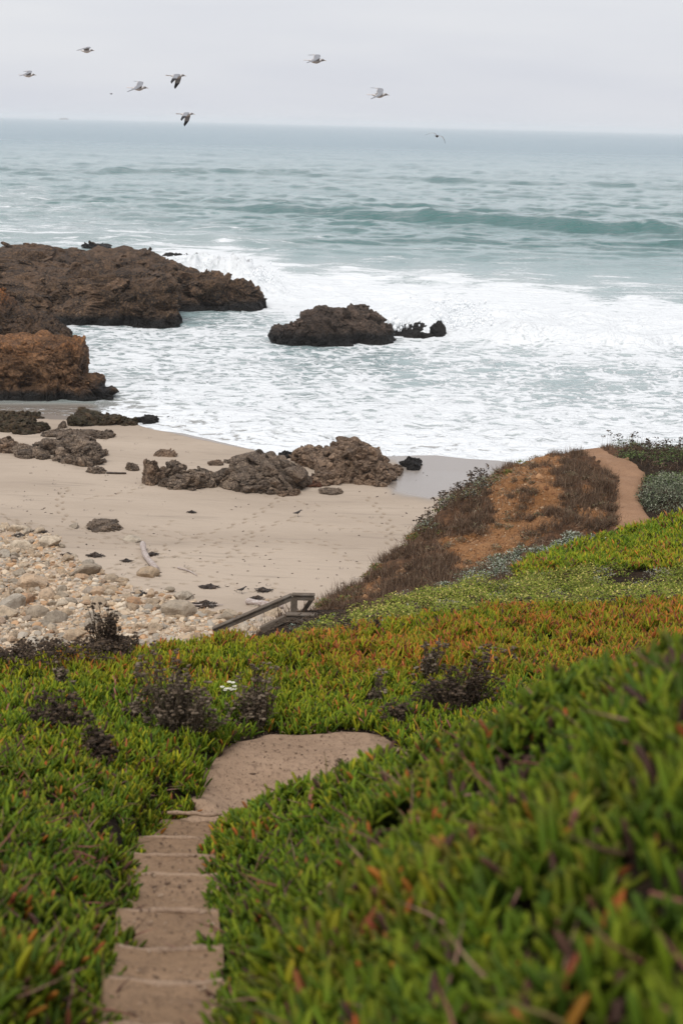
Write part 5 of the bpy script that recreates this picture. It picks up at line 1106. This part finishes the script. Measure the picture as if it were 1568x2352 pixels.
def wing(parent, pts, chords, mats, side, split=None):
    """pts: leading line root->tip (x,y,z); chord along -x; thickness real"""
    pts = np.array(pts, float); pts[:, 1] *= side
    def seg(i0, i1, name, mat, par):
        rg = []
        for i in range(i0, i1+1):
            c, th = chords[i], 0.010*(1-i/len(pts)*.6)+.002; p = pts[i]
            a = np.array([(0, 0, 0), (-.3*c, 0, th), (-.7*c, 0, th*.7), (-c, 0, 0), (-.7*c, 0, -th*.5), (-.3*c, 0, -th*.7)]); rg.append(p+a)
        V, Fs = loft(rg, 6); return mesh(name, V, Fs, mat, smooth=False, parent=par)
    s = split or len(pts)-2
    w_ = seg(0, s, 'wing', mats[0], parent); seg(s, len(pts)-1, 'wing_tip', mats[1], w_)
    # pale trailing edge
    tr = np.array([pts[i]+np.array([-chords[i]*1.02, 0, 0]) for i in range(s+1)]); V, Fc = tube(tr, .009, 4); mesh('trailing_edge', V, Fc, B_WH, parent=w_)
def gull(px, py, Yk, scale, up, label, rot=0.0, roll=0.0, dark=False):
    c = PY(px, py, Yk); root = empty('gull' if not dark else 'seabird', c, rot); root.rotation_euler = (roll, 0, rot); root.scale = (scale*1.12,)*3
    tag(root, label, 'bird', 'gulls gliding over the bay' if not dark else None)
    wh, gr, hd = (B_WH, B_GR, B_HD) if not dark else (B_DK, B_DK, B_DK)
    prof = [(-.17, .012, .02, .015), (-.12, .005, .04, .032), (-.04, -.004, .06, .055), (.04, -.008, .068, .065), (.10, -.002, .06, .056), (.15, .012, .042, .04), (.18, .022, .035, .034)]
    V, Fs = loft([ring(a, b, c_, d) for a, b, c_, d in prof], 12); mesh('body', V, Fs, wh, smooth=True, parent=root)
    V, Fs = loft([ring(a, b, c_, d) for a, b, c_, d in [(.165, .02, .034, .034), (.195, .03, .037, .037), (.225, .032, .034, .033), (.25, .026, .022, .02), (.262, .022, .012, .012)]], 12)
    h = mesh('head', V, Fs, hd, smooth=True, parent=root)
    V, Fs = loft([ring(a, b, c_, d, 6) for a, b, c_, d in [(.258, .022, .009, .01), (.29, .016, .007, .009), (.31, .007, .004, .006), (.314, .0, .002, .003)]], 6); mesh('beak', V, Fs, B_BE if not dark else B_DK, smooth=True, parent=h)
    V, Fs = ICO[1]; eye = MB()
    for s in (-1, 1): eye.add(V*.006+np.array([.232, .031*s, .038]), Fs)
    eye.build('eyes', B_BK, parent=h)
    V, Fs = loft([np.array([(a, -w_, b+.004), (a, w_, b+.004), (a, w_, b-.004), (a, -w_, b-.004)]) for a, b, w_ in [(-.14, .012, .03), (-.22, .016, .045), (-.31, .02, .06)]], 4); mesh('tail', V, Fs, wh, parent=root)
    # mantle
    V, Fs = loft([ring(a, b, c_, d) for a, b, c_, d in [(-.10, .022, .03, .018), (-.03, .03, .05, .028), (.06, .03, .056, .032), (.13, .034, .035, .02)]], 12); mesh('mantle', V, Fs, gr, smooth=True, parent=root)
    if up == 'up':
        P_ = [(.12, .04, .035), (.15, .16, .11), (.13, .30, .12), (.04, .46, .09), (-.12, .60, .06), (-.2, .66, .05)]; ch = [.17, .17, .14, .12, .07, .01]
    elif up == 'down':
        P_ = [(.12, .04, .03), (.15, .16, .03), (.12, .28, -.04), (.07, .38, -.14), (-.03, .44, -.25), (-.07, .45, -.30)]; ch = [.18, .18, .16, .14, .08, .01]
    else:
        P_ = [(.10, .04, .03), (.12, .2, .09), (.10, .34, .07), (.05, .48, -.02), (-.03, .60, -.14), (-.06, .64, -.19)]; ch = [.12, .12, .10, .085, .05, .01]
    for s in (-1, 1): wing(root, P_, ch, (gr, B_BK if up != 'up' or dark else B_GR), s, 3)
    return root
G = [(63, 172, 56, .95, 'up', 'grey backed gull at far left of the sky, wings raised', .1, .15), (197, 116, 56, .95, 'up', 'gull flying highest of the flock in the upper left', .0, .1), (404, 174, 48, .95, 'down', 'gull with black wing tips pointing down in the middle of the flock', 0, -.15),
     (316, 202, 48, 1.0, 'up', 'gull gliding just left of the one with drooping wings, wings level', 0, .25), (426, 262, 52, .95, 'down', 'lowest gull, wings down just above the horizon line', 0, -.2), (723, 139, 46, 1.0, 'up', 'gull alone at the upper middle of the sky', 0, .2), (868, 218, 46, 1.0, 'up', 'gull farthest right of the flock, low over the horizon', 0, .25)]
for a in G: gull(a[0], a[1], a[2], a[3], a[4], a[5], a[6], a[7])
gull(1003, 312, 75, .8, 'flap', 'dark seabird banking just below the horizon on the right', 1.2, .35, dark=True)
gull(255, 215, 190, .7, 'up', 'tiny dark bird far away between the left gulls', .4, .1, dark=True)
def sand_bird(px, py, sc_, label, flip=1):
    c = PB(px, py); root = empty('shorebird', c); tag(root, label, 'bird'); root.scale = (sc_*flip, sc_, sc_)
    prof = [(-.16, .13, .012, .008), (-.08, .135, .03, .025), (0, .15, .045, .045), (.06, .18, .042, .045), (.09, .215, .026, .028), (.115, .24, .024, .024), (.14, .24, .014, .014), (.175, .235, .003, .003)]
    V, Fs = loft([ring(a, b, c_, d) for a, b, c_, d in prof], 12); mesh('body', V, Fs, B_DK, smooth=True, parent=root)
    for s in (-1, 1):
        V, Fc = tube(np.array([(.01, .018*s, .12), (.0, .018*s, .06), (.012, .018*s, 0), (.04, .018*s, 0.002)]), .005, 4); mesh('leg', V, Fc, B_DK, parent=root)
sand_bird(683, 1187, 1.5, 'small dark bird standing on the open sand in front of the outcrops'); sand_bird(885*.6272, 1364, 1.3, 'small black bird on the sand left of the kelp heaps by the handrail')

# ------------------------------------------------------------------ haze
V = np.array([(x, y, z) for x in (-25500, 25500) for y in (-60, 20500) for z in (-9, 45)], float)
Fh = np.array([(0, 1, 3, 2), (4, 6, 7, 5), (0, 4, 5, 1), (2, 3, 7, 6), (0, 2, 6, 4), (1, 5, 7, 3)])
hm = bpy.data.materials.new('haze'); hm.use_nodes = True; t = hm.node_tree; t.nodes.clear()
ho = t.nodes.new('ShaderNodeOutputMaterial'); pv = t.nodes.new('ShaderNodeVolumePrincipled')
pv.inputs['Color'].default_value = (0.99, 0.99, 1.0, 1); pv.inputs['Density'].default_value = 0.0001; pv.inputs['Anisotropy'].default_value = 0.0
t.links.new(pv.outputs[0], ho.inputs['Volume'])
tag(mesh('haze', V, Fh, hm), 'thin pale sea mist hanging over the water', 'haze', kind='stuff')
